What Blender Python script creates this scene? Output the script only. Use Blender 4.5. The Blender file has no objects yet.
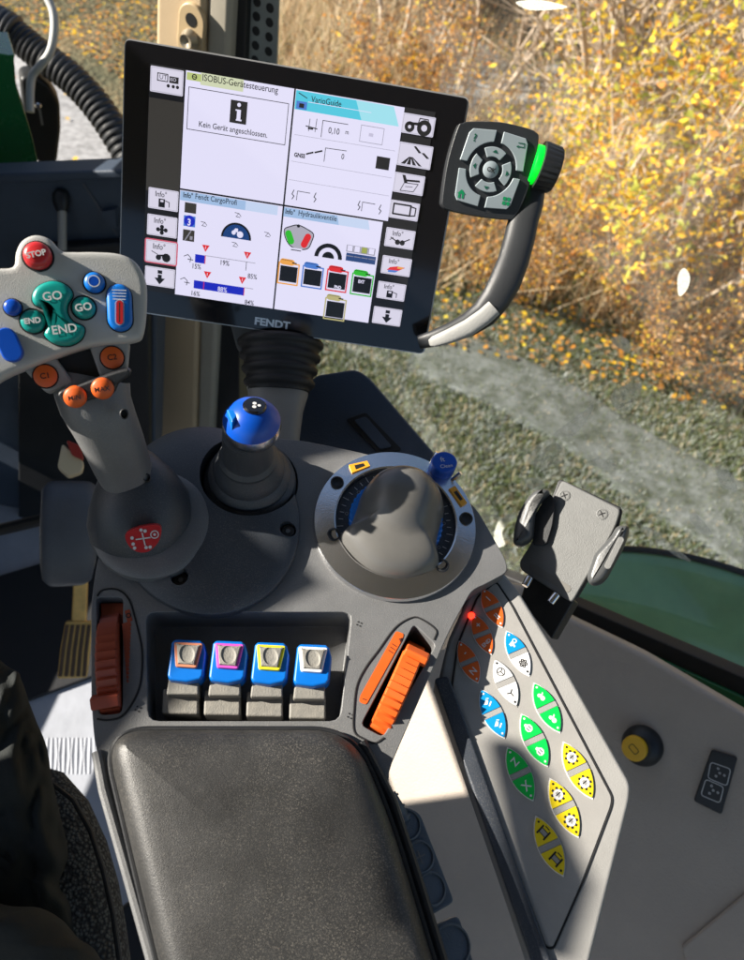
import bpy, bmesh, math, random
from mathutils import Vector as V, Matrix, noise
R_ = math.radians
SUN = V((-.87, -.09, .45)).normalized()
scene = bpy.context.scene
COL = scene.collection
random.seed(7)

# ------------------------------------------------------------------ camera model
f = 722.0; roll = R_(12.4); pit = R_(50)
F = V((0, math.cos(pit), -math.sin(pit))); R0 = V((1, 0, 0)); U0 = V((0, math.sin(pit), math.cos(pit)))
RR = R0*math.cos(roll)+U0*math.sin(roll); UU = U0*math.cos(roll)-R0*math.sin(roll)
C = V((0, 0, 2.75))
def ray(x, y): return F+RR*((x-372)/f)+UU*((480-y)/f)
def pt(x, y, d): return C+ray(x, y)*d
def on(x, y, O, n):
    r = ray(x, y); return C+r*((O-C).dot(n)/r.dot(n))
def proj(P):
    d = P-C; return 372+f*d.dot(RR)/d.dot(F), 480-f*d.dot(UU)/d.dot(F)

class Fr:
    """a plane in the cab: origin, x axis, y axis, normal"""
    def __init__(s, O, n, xdir):
        s.O = O; s.n = n.normalized(); s.ex = (xdir-s.n*xdir.dot(s.n)).normalized(); s.ey = s.n.cross(s.ex)
    def w(s, x, y, z=0): return s.O+s.ex*x+s.ey*y+s.n*z
    def l(s, px, py, z=0):
        P = on(px, py, s.O+s.n*z, s.n)-s.O; return (P.dot(s.ex), P.dot(s.ey))
    def ls(s, pts, z=0): return [s.l(a, b, z) for a, b in pts]
    def P(s, px, py, z=0): return on(px, py, s.O+s.n*z, s.n)

# ------------------------------------------------------------------ materials
MATS = {}
def lin(c):
    if isinstance(c, str):
        c = [int(c[i:i+2], 16)/255 for i in (0, 2, 4)]
        c = [x/12.92 if x < .04045 else ((x+.055)/1.055)**2.4 for x in c]
    return (c[0], c[1], c[2], 1)
def mat(name, col, rough=.5, metal=0, bump=0, bscale=600, var=0, vscale=30, col2=None, spec=.5, coat=0, emit=None, estr=1, dust=0):
    if name in MATS: return MATS[name]
    m = bpy.data.materials.new(name); m.use_nodes = True; nt = m.node_tree; N = nt.nodes; L = nt.links
    b = N['Principled BSDF']; b.inputs['Base Color'].default_value = lin(col); b.inputs['Roughness'].default_value = rough
    b.inputs['Metallic'].default_value = metal; b.inputs['Specular IOR Level'].default_value = spec
    b.inputs['Coat Weight'].default_value = coat; b.inputs['Coat Roughness'].default_value = .05
    tc = N.new('ShaderNodeTexCoord')
    if var or col2:
        n = N.new('ShaderNodeTexNoise'); n.inputs['Scale'].default_value = vscale; n.inputs['Detail'].default_value = 6; n.inputs['Roughness'].default_value = .65
        L.new(tc.outputs['Object'], n.inputs['Vector'])
        rp = N.new('ShaderNodeValToRGB'); c = lin(col)
        rp.color_ramp.elements[0].position = .3; rp.color_ramp.elements[1].position = .7
        a = lin(col2) if col2 else [min(1, x*(1+var)) for x in c[:3]]+[1]
        lo = c if col2 else [x*(1-var) for x in c[:3]]+[1]
        rp.color_ramp.elements[0].color = lo; rp.color_ramp.elements[1].color = a
        L.new(n.outputs['Fac'], rp.inputs[0]); L.new(rp.outputs[0], b.inputs['Base Color'])
        mr = N.new('ShaderNodeMapRange'); mr.inputs[3].default_value = max(0, rough-.08); mr.inputs[4].default_value = min(1, rough+.12)
        L.new(n.outputs['Fac'], mr.inputs[0]); L.new(mr.outputs[0], b.inputs['Roughness'])
    if dust:
        src = b.inputs['Base Color'].links[0].from_socket if b.inputs['Base Color'].links else None
        a1 = N.new('ShaderNodeTexNoise'); a1.inputs['Scale'].default_value = 1500; a1.inputs['Detail'].default_value = 4; L.new(tc.outputs['Object'], a1.inputs['Vector'])
        a2 = N.new('ShaderNodeTexNoise'); a2.inputs['Scale'].default_value = 28; a2.inputs['Detail'].default_value = 5; L.new(tc.outputs['Object'], a2.inputs['Vector'])
        q1 = N.new('ShaderNodeMapRange'); q1.inputs[1].default_value = .52; q1.inputs[2].default_value = .72; L.new(a1.outputs['Fac'], q1.inputs[0])
        q2 = N.new('ShaderNodeMapRange'); q2.inputs[1].default_value = .35; q2.inputs[2].default_value = .75; q2.inputs[3].default_value = .05; q2.inputs[4].default_value = .6*dust; L.new(a2.outputs['Fac'], q2.inputs[0])
        mu = N.new('ShaderNodeMath'); mu.operation = 'MULTIPLY'; L.new(q1.outputs[0], mu.inputs[0]); L.new(q2.outputs[0], mu.inputs[1])
        mc_ = N.new('ShaderNodeMix'); mc_.data_type = 'RGBA'; L.new(mu.outputs[0], mc_.inputs[0]); mc_.inputs[6].default_value = lin(col)
        if src: L.new(src, mc_.inputs[6])
        mc_.inputs[7].default_value = (.42, .38, .32, 1); L.new(mc_.outputs[2], b.inputs['Base Color'])
    if bump:
        n2 = N.new('ShaderNodeTexNoise'); n2.inputs['Scale'].default_value = bscale; n2.inputs['Detail'].default_value = 3
        L.new(tc.outputs['Object'], n2.inputs['Vector'])
        bp = N.new('ShaderNodeBump'); bp.inputs['Strength'].default_value = bump; bp.inputs['Distance'].default_value = .001
        L.new(n2.outputs['Fac'], bp.inputs['Height']); L.new(bp.outputs[0], b.inputs['Normal'])
    if emit is not None:
        b.inputs['Emission Color'].default_value = lin(emit); b.inputs['Emission Strength'].default_value = estr
    MATS[name] = m; return m
def em(name, hexc, s=.8):       # a lit colour of the display
    return mat(name, (.02, .02, .02), .25, emit=hexc, estr=s*.43)
def leafmat(name, c1, c2, vs=3):
    m = bpy.data.materials.new(name); m.use_nodes = True; nt = m.node_tree; N = nt.nodes; L = nt.links
    b = N['Principled BSDF']; b.inputs['Roughness'].default_value = .6
    g = N.new('ShaderNodeNewGeometry'); rp = N.new('ShaderNodeValToRGB')
    rp.color_ramp.elements[0].color = lin(c1); rp.color_ramp.elements[1].color = lin(c2)
    L.new(g.outputs['Random Per Island'], rp.inputs[0]); L.new(rp.outputs[0], b.inputs['Base Color'])
    t = N.new('ShaderNodeBsdfTranslucent'); L.new(rp.outputs[0], t.inputs[0])
    mx = N.new('ShaderNodeMixShader'); mx.inputs[0].default_value = .45
    L.new(b.outputs[0], mx.inputs[1]); L.new(t.outputs[0], mx.inputs[2]); L.new(mx.outputs[0], N['Material Output'].inputs[0])
    return m

# ------------------------------------------------------------------ object helpers
def tag(o, label=None, cat=None, group=None, kind=None):
    if label: o['label'] = label
    if cat: o['category'] = cat
    if group: o['group'] = group
    if kind: o['kind'] = kind
    return o
def thing(name, label, cat, loc, group=None):
    o = bpy.data.objects.new(name, None); o.empty_display_size = .02; COL.objects.link(o); o.location = loc
    return tag(o, label, cat, group)

def cat_closed(pts, n=6):
    out = []; N = len(pts)
    for i in range(N):
        p0, p1, p2, p3 = [V(pts[(i+k) % N]) for k in (-1, 0, 1, 2)]
        for j in range(n):
            t = j/n
            out.append(.5*((2*p1)+(p2-p0)*t+(2*p0-5*p1+4*p2-p3)*t*t+(3*p1-p0-3*p2+p3)*t**3))
    return out
def cat_open(pts, n=6):
    P = [V(p) for p in pts]; P = [P[0]*2-P[1]]+P+[P[-1]*2-P[-2]]; out = []
    for i in range(1, len(P)-2):
        p0, p1, p2, p3 = P[i-1:i+3]
        for j in range(n):
            t = j/n
            out.append(.5*((2*p1)+(p2-p0)*t+(2*p0-5*p1+4*p2-p3)*t*t+(3*p1-p0-3*p2+p3)*t**3))
    out.append(P[-2]); return out
def rnd(pts, r, n=5):
    """round the corners of a polygon"""
    out = []; N = len(pts); P = [V(p) for p in pts]
    for i in range(N):
        a, b, c = P[i-1], P[i], P[(i+1) % N]
        ri = r[i] if isinstance(r, (list, tuple)) else r
        da = (a-b); dc = (c-b); k = min(ri, da.length*.48, dc.length*.48)
        A = b+da.normalized()*k; D = b+dc.normalized()*k
        for j in range(n+1):
            t = j/n; out.append(A*(1-t)**2+b*2*t*(1-t)+D*t*t)
    return out
def resample(pts, n):
    P = [V(p) for p in pts]; P.append(P[0]); ls = [(b-a).length for a, b in zip(P, P[1:])]; T = sum(ls); out = []
    for i in range(n):
        t = T*i/n; k = 0
        while t > ls[k]: t -= ls[k]; k += 1
        out.append(P[k].lerp(P[k+1], t/ls[k] if ls[k] else 0))
    return out
def inset(pts, d):
    P = [V(p) for p in pts]; N = len(P); ar = sum(P[i].x*P[(i+1) % N].y-P[(i+1) % N].x*P[i].y for i in range(N))
    s = 1 if ar > 0 else -1; out = []
    for i in range(N):
        t = (P[(i+1) % N]-P[i-1]); t = t.normalized() if t.length > 1e-9 else V((1, 0))
        out.append(P[i]+V((-t.y, t.x))*d*s)
    return out

class MB:
    def __init__(s): s.v = []; s.f = []; s.m = []; s.mats = []
    def mi(s, m):
        if m not in s.mats: s.mats.append(m)
        return s.mats.index(m)
    def add(s, vs, fs, m):
        o = len(s.v); s.v += [V(v) for v in vs]; k = s.mi(m)
        for q in fs: s.f.append([o+i for i in q]); s.m.append(k)
        return s
    def prism(s, fr, pts, z0, z1, m, top=None, mtop=None):
        n = len(pts); top = top or pts
        vs = [fr.w(p[0], p[1], z0) for p in pts]+[fr.w(p[0], p[1], z1) for p in top]
        s.add(vs, [[i, (i+1) % n, n+(i+1) % n, n+i] for i in range(n)]+[list(range(n))[::-1]], m)
        k = len(s.v)-n; s.f.append([k+i for i in range(n)]); s.m.append(s.mi(mtop or m)); return s
    def box(s, fr, x0, x1, y0, y1, z0, z1, m): return s.prism(fr, [(x0, y0), (x1, y0), (x1, y1), (x0, y1)], z0, z1, m)
    def flat(s, fr, pts, z, m): s.add([fr.w(p[0], p[1], z) for p in pts], [list(range(len(pts)))], m); return s
    def ring(s, fr, c, r0, r1, z, m, n=32, a0=0, a1=360, sx=1, sy=1):
        vs = []; full = abs(a1-a0) >= 360
        k = n if full else n+1
        for i in range(k):
            a = R_(a0+(a1-a0)*i/n)
            for r in (r0, r1): vs.append(fr.w(c[0]+r*math.cos(a)*sx, c[1]+r*math.sin(a)*sy, z))
        s.add(vs, [[2*i, 2*i+1, 2*((i+1) % k)+1, 2*((i+1) % k)] for i in range(n)], m); return s
    def disc(s, fr, c, r, z, m, n=28, a0=0, a1=360): return s.flat(fr, [(c[0]+r*math.cos(R_(a0+(a1-a0)*i/n)), c[1]+r*math.sin(R_(a0+(a1-a0)*i/n))) for i in range(n+(a1-a0 < 360))], z, m)
    def line(s, fr, pts, w, z, m, closed=False):
        P = [V(p) for p in pts]; n = len(P)
        if closed: P.append(P[0])
        for a, b in zip(P, P[1:]):
            d = b-a
            if d.length < 1e-7: continue
            t = d.normalized()*w/2; q = V((-t.y, t.x)); s.flat(fr, [a-t*.6+q, a-t*.6-q, b+t*.6-q, b+t*.6+q], z, m)
        return s
    def lathe(s, fr, c, prof, m, n=48, sx=1, sy=1, ms=None):
        vs = []; k = len(prof)
        for r, z in prof:
            for i in range(n): a = 2*math.pi*i/n; vs.append(fr.w(c[0]+r*math.cos(a)*sx, c[1]+r*math.sin(a)*sy, z))
        o = len(s.v); s.add(vs, [], m)
        for j in range(k-1):
            q = s.mi(ms[j] if ms else m)
            for i in range(n): s.f.append([o+j*n+i, o+j*n+(i+1) % n, o+(j+1)*n+(i+1) % n, o+(j+1)*n+i]); s.m.append(q)
        for j in (0, k-1):
            if prof[j][0] > 1e-6: s.f.append([o+j*n+i for i in range(n)]); s.m.append(s.mi(ms[min(j, k-2)] if ms else m))
        return s
    def rings(s, rs, m, cap=True, closed=True):
        n = len(rs[0]); vs = [p for r in rs for p in r]; fs = []
        for j in range(len(rs)-1):
            for i in range(n if closed else n-1): fs.append([j*n+i, j*n+(i+1) % n, (j+1)*n+(i+1) % n, (j+1)*n+i])
        if cap and closed: fs += [list(range(n)), [(len(rs)-1)*n+i for i in range(n)]]
        return s.add(vs, fs, m)
    def tube(s, P, r, m, n=12, flat=1.0, up=None):
        P = [V(p) for p in P]; k = len(P); rs = []
        u = up or V((.3, .2, 1))
        for i, p in enumerate(P):
            t = (P[min(i+1, k-1)]-P[max(i-1, 0)]).normalized(); a = t.cross(u).normalized(); b = t.cross(a)
            ri = r[i] if isinstance(r, (list, tuple)) else r
            rs.append([p+a*math.cos(2*math.pi*j/n)*ri+b*math.sin(2*math.pi*j/n)*ri*flat for j in range(n)])
        return s.rings(rs, m)
    def text(s, fr, st, x, y, z, size, m, rot=0, depth=0, align='LEFT', sx=1, bold=0):
        cu = bpy.data.curves.new('t', 'FONT'); cu.body = st; cu.size = size; cu.align_x = align; cu.extrude = depth; cu.offset = bold; cu.resolution_u = 3
        ob = bpy.data.objects.new('t', cu); COL.objects.link(ob); bpy.context.view_layer.update()
        dg = bpy.context.evaluated_depsgraph_get(); me = bpy.data.meshes.new_from_object(ob.evaluated_get(dg))
        c, q = math.cos(rot), math.sin(rot)
        vs = [fr.w(x+(v.co.x*sx*c-v.co.y*q), y+(v.co.x*sx*q+v.co.y*c), z+v.co.z) for v in me.vertices]
        s.add(vs, [list(p.vertices) for p in me.polygons], m)
        bpy.data.objects.remove(ob); bpy.data.curves.remove(cu); bpy.data.meshes.remove(me); return s
    def build(s, name, parent=None, bevel=0, seg=3, sharp=35, cutters=None, loc=None, recalc=True, subd=0):
        L = parent.matrix_basis.translation.copy() if parent else (loc or V((0, 0, 0)))
        if parent and parent.parent: L = parent.parent.matrix_basis.translation+parent.matrix_basis.translation if parent.type != 'EMPTY' or True else L
        me = bpy.data.meshes.new(name); me.from_pydata([v-L for v in s.v], [], s.f)
        for m in s.mats: me.materials.append(m)
        for p, k in zip(me.polygons, s.m): p.material_index = k; p.use_smooth = True
        me.update()
        if recalc:
            bm = bmesh.new(); bm.from_mesh(me); bmesh.ops.recalc_face_normals(bm, faces=bm.faces); bm.to_mesh(me); bm.free()
        o = bpy.data.objects.new(name, me); COL.objects.link(o)
        if cutters:
            tmp = []
            for cu in cutters:
                c = cu.build('cutter', None, loc=L); c.location = (0, 0, 0); tmp.append(c)
                md = o.modifiers.new('b', 'BOOLEAN'); md.object = c; md.operation = 'DIFFERENCE'; md.solver = 'EXACT'
            bpy.context.view_layer.update(); dg = bpy.context.evaluated_depsgraph_get()
            m2 = bpy.data.meshes.new_from_object(o.evaluated_get(dg)); o.modifiers.clear(); o.data = m2; bpy.data.meshes.remove(me); me = m2; me.name = name
            for c in tmp: bpy.data.objects.remove(c)
            for p in me.polygons: p.use_smooth = True
        if subd: md = o.modifiers.new('s', 'SUBSURF'); md.levels = subd; md.render_levels = subd
        if bevel:
            md = o.modifiers.new('bv', 'BEVEL'); md.width = bevel; md.segments = seg; md.limit_method = 'ANGLE'; md.angle_limit = R_(40)
            md.use_clamp_overlap = True
            o.modifiers.new('wn', 'WEIGHTED_NORMAL')
        elif sharp: me.set_sharp_from_angle(angle=R_(sharp))
        if parent: o.parent = parent
        else: o.location = L
        return o

def pxloft(spec, m, mb=None, n=24, power=2.0):
    """spec: (px, py, depth, half width in px, thickness ratio) -> a body of real thickness round that axis"""
    mb = mb or MB(); cs = [pt(a, b, d) for a, b, d, w, r in spec]; rs = []
    for i, (a, b, d, w, r) in enumerate(spec):
        t = (cs[min(i+1, len(cs)-1)]-cs[max(i-1, 0)]).normalized(); e1 = t.cross(cs[i]-C).normalized(); e2 = t.cross(e1)
        W = w*d/f; ring = []
        for j in range(n):
            an = 2*math.pi*j/n; c, s_ = math.cos(an), math.sin(an); pw = 2/power
            ring.append(cs[i]+e1*W*math.copysign(abs(c)**pw, c)+e2*W*r*math.copysign(abs(s_)**pw, s_))
        rs.append(ring)
    mb.rings(rs, m); return mb

# ------------------------------------------------------------------ palette
GREY = mat('console_grey_plastic', (.135, .137, .140), .38, bump=.25, bscale=1500, var=.12, vscale=25, dust=.5)
COVER = mat('lever_cover_grey', (.040, .046, .056), .38, bump=.25, bscale=1500, var=.10, vscale=25, dust=.45)
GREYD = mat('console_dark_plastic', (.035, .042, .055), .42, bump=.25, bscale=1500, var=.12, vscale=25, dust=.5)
LGREY = mat('light_grey_plastic', (.26, .255, .245), .45, bump=.2, bscale=1500, var=.07, vscale=30)
PANEL = mat('keypad_panel_grey', (.27, .262, .25), .40, bump=.15, bscale=2500, var=.06, vscale=60, dust=.35)
BLACK = mat('black_plastic', (.012, .013, .015), .45, bump=.1, bscale=900, var=.2, vscale=30)
BLACKG = mat('black_gloss', (.006, .006, .008), .12, coat=.5)
RUB = mat('black_rubber', (.016, .016, .017), .55, bump=.3, bscale=500, var=.2, vscale=40)
NAVY = mat('dash_plastic', (.045, .062, .092), .5, bump=.3, bscale=700, var=.15, vscale=12)
PAD = mat('armrest_vinyl', (.024, .024, .024), .40, bump=.22, bscale=1900, var=.2, vscale=40, dust=.55)
DUSTY = mat('dusty_grey_plastic', (.17, .165, .15), .62, bump=.3, bscale=1200, col2=(.25, .235, .205), vscale=220)
CHROME = mat('chrome', (.75, .75, .76), .18, 1)
ALU = mat('brushed_aluminium', (.74, .74, .75), .24, 1, bump=.1, bscale=900)
ORANGE = mat('orange_plastic', (.62, .10, .012), .42, var=.08, vscale=60)
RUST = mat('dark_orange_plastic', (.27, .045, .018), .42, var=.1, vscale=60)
RED = mat('red_plastic', (.48, .018, .022), .35)
BLUE = mat('blue_plastic', (.0, .135, .52), .35, var=.06)
BLUE2 = mat('dark_blue_plastic', (.0, .06, .40), .3, var=.06)
TEAL = mat('teal_plastic', (.0, .25, .22), .35, var=.05)
WHITE = mat('white_print', (.58, .58, .58), .5)
YEL = mat('yellow_print', (.66, .50, .01), .4)
GRN = mat('green_print', (.0, .45, .06), .4)
SKY = mat('blue_print', (.0, .22, .50), .4)
DOME = mat('dome_grey', (.115, .112, .106), .3, bump=.05, bscale=1500, var=.06, vscale=40)
BEIGE = mat('beige_cab_trim', (.50, .38, .24), .55, bump=.2, bscale=500, var=.06, vscale=8)
WALL = mat('cab_wall_plastic', (.37, .32, .275), .55, bump=.6, bscale=420, var=.07, vscale=10)
DGREEN = mat('green_paint', (.006, .12, .035), .25, coat=.6, var=.15, vscale=10)
INK = mat('black_print', (.01, .01, .01), .5)
GAP = mat('seam_shadow_gap', (.01, .01, .011), .9)

# ------------------------------------------------------------------ frames
s10 = R_(10)
nK = V((0, -math.sin(s10), math.cos(s10)))
K = Fr(pt(395, 523, .475), nK, V((1, 0, 0)))
a_, b_ = K.P(300, 960), K.P(232, 740)
fw = (b_-a_).normalized(); K = Fr(K.O, nK, fw.cross(nK))
h = (RR*14.07-UU*1.878+F).normalized(); vdn = (-RR*.403-UU*2.558+F).normalized()
M = Fr(pt(290, 195, .53), h.cross(-vdn), h)

# ================================================================== CONSOLE
cons = thing('armrest_console', 'grey plastic armrest console with black padded armrest and shallow switch well', 'armrest console', K.P(230, 700))
out = [(97, 560), (112, 515), (132, 478), (150, 455), (178, 443), (215, 437), (260, 437), (300, 440), (350, 450), (400, 462), (445, 478), (478, 510), (506, 560), (508, 572),
       (486, 584), (472, 590), (449, 632), (404, 735), (386, 777), (448, 975), (470, 1040), (175, 1040), (153, 960), (94, 742), (91, 700), (91, 600)]
ol = rnd(K.ls(out), .008, 3)
body = MB(); body.prism(K, ol, -.15, 0, GREY)
POCK = [(149, 616), (160, 612), (336, 612), (350, 622), (352, 640), (338, 715), (330, 722), (150, 722)]
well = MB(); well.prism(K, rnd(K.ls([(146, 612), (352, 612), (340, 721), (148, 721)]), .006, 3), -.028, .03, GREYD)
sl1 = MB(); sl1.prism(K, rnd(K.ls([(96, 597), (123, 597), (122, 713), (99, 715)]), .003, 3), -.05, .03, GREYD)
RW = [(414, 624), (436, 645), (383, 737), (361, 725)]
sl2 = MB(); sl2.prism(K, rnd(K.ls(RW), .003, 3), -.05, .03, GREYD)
lc = K.l(250, 482)
cup = MB(); cup.lathe(K, lc, [(.0315, -.03), (.0315, .04)], GREYD, 40)
DC = K.l(395, 524)
dcut = MB(); dcut.lathe(K, DC, [(.043, -.02), (.043, .04)], GREYD, 48)
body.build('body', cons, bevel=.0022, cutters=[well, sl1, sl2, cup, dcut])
# seams, marks round the wheels
sm = MB()
for pts in ([(97, 596), (103, 590), (118, 590), (129, 600), (136, 622), (142, 650), (141, 680), (134, 700), (122, 716), (108, 720), (97, 719)],
            [(434, 640), (436, 630), (421, 619), (411, 618), (395, 628), (378, 651), (366, 667), (357, 685), (354, 708), (354, 731), (364, 739), (375, 743), (384, 738)]):
    sm = MB(); q = cat_open(K.ls(pts), 5); sm.tube([K.w(p.x, p.y, .0001) for p in q], .0006, GAP, 6); sm.build('wheel_bezel_seam', cons)
mk = MB()
for (cx, cy) in ((138, 709), (350, 716), (359, 624)):
    x, y = K.l(cx, cy)
    mk = MB()
    for i in range(4): mk.disc(K, (x+.0014*math.cos(i*1.57), y+.0014*math.sin(i*1.57)), .0005, .0003, GAP, 8)
    mk.build('moulded_mark', cons)
# wheel scales: red blocks on the left, an orange decal on the right
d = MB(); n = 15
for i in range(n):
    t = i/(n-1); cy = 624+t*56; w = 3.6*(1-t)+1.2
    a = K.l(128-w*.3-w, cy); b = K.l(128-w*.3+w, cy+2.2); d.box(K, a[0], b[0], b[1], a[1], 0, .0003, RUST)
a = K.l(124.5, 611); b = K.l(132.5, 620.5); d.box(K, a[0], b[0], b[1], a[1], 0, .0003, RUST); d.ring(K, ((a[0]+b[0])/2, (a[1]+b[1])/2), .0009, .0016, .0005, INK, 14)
d.build('speed_scale', cons)
d = MB(); st = K.ls([(396, 631), (404, 634), (402, 640), (366, 705), (359, 702), (360, 696)]); d.prism(K, rnd(st, .0015, 3), 0, .0004, ORANGE)
x, y = K.l(398.5, 637); d.text(K, '4', x-.0015, y-.002, .0006, .0042, INK, rot=-.9)
for k in range(3):
    p = V(K.l(392-k*1.8, 644+k*3.2)); e = V(K.l(396.5-k*1.8, 647+k*3.2)); d.line(K, [p, e], .0004, .0006, INK)
d.line(K, [K.l(363, 699), K.l(366, 700)], .0005, .0006, INK)
d.build('orange_scale', cons)
# round cover under joystick and cross lever
cc = K.l(208, 517)
cv = MB(); prof = [(.0665, -.002), (.0665, .0035), (.0655, .005), (.058, .0085), (.047, .0115), (.0352, .0135), (.0340, .0125)]
RX = (K.l(305, 517)[0]-K.l(111, 517)[0])/2/.0665
vs_c = MB(); vs_c.lathe(K, cc, [(.0665, -.002), (.0665, .0035), (.0655, .005), (.058, .0085), (.047, .0115), (.03, .0135), (0, .014)], COVER, 72, sx=RX, sy=1.02)
cut1 = MB(); cut1.lathe(K, lc, [(.0315, -.03), (.0315, .04)], GREYD, 40)
scr = [(288, 529), (180, 578), (141, 560)]
cuts = [cut1]
for q in scr[:2]:
    c = MB(); c.lathe(K, K.l(*q, .008), [(.0052, .002), (.0052, .03)], GREYD, 20); cuts.append(c)
cover = vs_c.build('lever_cover', cons, bevel=.0012, cutters=cuts)
for q in scr[:2]:
    s_ = MB(); c = K.l(*q, .008); s_.lathe(K, c, [(.0046, .0022), (.0046, .004), (.004, .005), (0, .005)], BLACK, 18)
    s_.lathe(K, c, [(.0016, .0051), (.0016, .0054), (0, .0054)], GREY, 6); s_.build('screw', cons)
# armrest pad
pad = thing('armrest_pad', 'worn black grained vinyl armrest pad on the rear of the console', 'armrest pad', K.P(260, 850))
PO = [(128, 731), (330, 731), (352, 742), (366, 765), (388, 815), (432, 960), (455, 1040), (180, 1040), (160, 965), (106, 775), (104, 748), (112, 735)]
PQ = [(104, 731), (352, 731), (388, 815), (432, 960), (455, 1040), (180, 1040), (160, 965)]
pl = resample(rnd(K.ls(PQ, .004), [.024, .026, .05, .05, .02, .02, .05], 9), 170)
mb = MB(); rs = []
for ins, z in ((0, .0), (0, .006), (.0006, .0095), (.002, .0130), (.0040, .0158), (.0062, .0178), (.0085, .0192), (.0110, .0201)):
    rs.append([K.w(p.x, p.y, z) for p in inset(pl, ins)])
cxy = sum((V(p) for p in pl), V((0, 0)))/len(pl); q0 = inset(pl, .0110)
for k in range(1, 10):
    r = 1-k/9; rs.append([K.w(cxy.x+(p.x-cxy.x)*max(r, .002), cxy.y+(p.y-cxy.y)*max(r, .002), .0201+.0030*(1-r*r)) for p in q0])
mb.rings(rs, PAD)
mb.build('cushion', pad, sharp=80)
pp = MB(); q = inset(pl, -.0012); pp.tube([K.w(p.x, p.y, .0035) for p in q]+[K.w(q[0].x, q[0].y, .0035)], .0016, BLACK, 8); pp.build('piping', pad)
# rim either side of the pad
rm = MB(); L_ = [K.P(*p, 0) for p in ((97, 752), (104, 790), (127, 870), (151, 955), (170, 1030))]
rm.tube(L_, .003, GREY, 10, up=nK); rm.build('side_rim', cons)
rm = MB(); L_ = [K.P(*p, .002) for p in ((362, 742), (374, 765), (392, 800), (415, 870), (441, 955), (462, 1030))]
rm.tube(L_, .0028, BLACK, 10, up=nK); rm.build('side_rim', cons)

# ------------------------------------------------------------------ toggles
def toggle(i, bord, lab):
    dx = (0, 41.5, 83.5, 126)[i]; dy = (0, 1, 2.5, 4.5)[i]
    T = lambda x, y, z: K.l(x+dx, y+dy, z)
    t = thing('paddle_switch', lab, 'paddle switch', K.P(183+dx, 700+dy, -.02), 'four blue paddle switches in the console well')
    b = MB(); lo = [T(163, 716, -.012), T(200, 716, -.012), T(200.5, 691, -.010), T(164, 690, -.010)]
    b.prism(K, lo, -.027, -.006, DUSTY, top=[(p[0]*.97+.03*lo[0][0], p[1]) for p in lo]); b.build('base_block', t, bevel=.0012)
    b = MB(); lo = [T(167, 696, -.003), T(199, 696, -.003), T(199, 668, .000), T(170, 668, .000)]
    b.prism(K, lo, -.02, .0005, DUSTY); b.build('stem', t, bevel=.001)
    b = MB()
    c = [T(166, 677, .004), T(170, 681.5, .004), T(186, 684, .004), T(200, 681.5, .004), T(204.5, 677, .004), T(207, 652, .006), T(204.5, 642, .006), T(200, 638.5, .006), T(174, 637.5, .006), T(170, 642, .006)]
    b.prism(K, c, -.006, .0055, BLUE, top=inset(c, .0008)); b.build('paddle', t, bevel=.0015)
    b = MB(); c = [T(174.3, 667, .008), T(196.5, 668.5, .008), T(203, 640.5, .011), T(172, 639, .011)]
    c = resample(rnd(c, .0014, 3), 48)
    b.prism(K, inset(c, .0003), .0052, .0074, mat('paddle_border_'+bord[0], bord[1], .45), top=inset(c, .0006))
    b.build('colour_border', t, bevel=.0003, seg=2)
    b = MB(); ci = inset(c, .0019)
    x, y = T(187, 654, .008); N = len(ci); R1 = [K.w(p.x, p.y, .0073) for p in ci]; rs = [R1, [K.w(p.x, p.y, .0084) for p in inset(c, .0024)]]
    cen = V((x, y))
    for k, z in ((1.0, .0085), (.94, .0080), (.7, .0077), (.3, .0076)):
        rr = []
        for p in ci:
            an = math.atan2(p.y-cen.y, p.x-cen.x); rr.append(K.w(x+.0042*k*math.cos(an), y+.0054*k*math.sin(an), z))
        rs.append(rr)
    b.rings(rs, DUSTY); b.build('finger_rest', t, sharp=50)
    return t
toggle(0, ('salmon', (.55, .20, .11)), 'blue paddle switch with salmon-brown border, first from the left')
toggle(1, ('magenta', (.55, .07, .42)), 'blue paddle switch with magenta border')
toggle(2, ('yellow', (.80, .70, .02)), 'blue paddle switch with yellow border')
toggle(3, ('white', (.8, .8, .8)), 'blue paddle switch with white border, last on the right')

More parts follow.
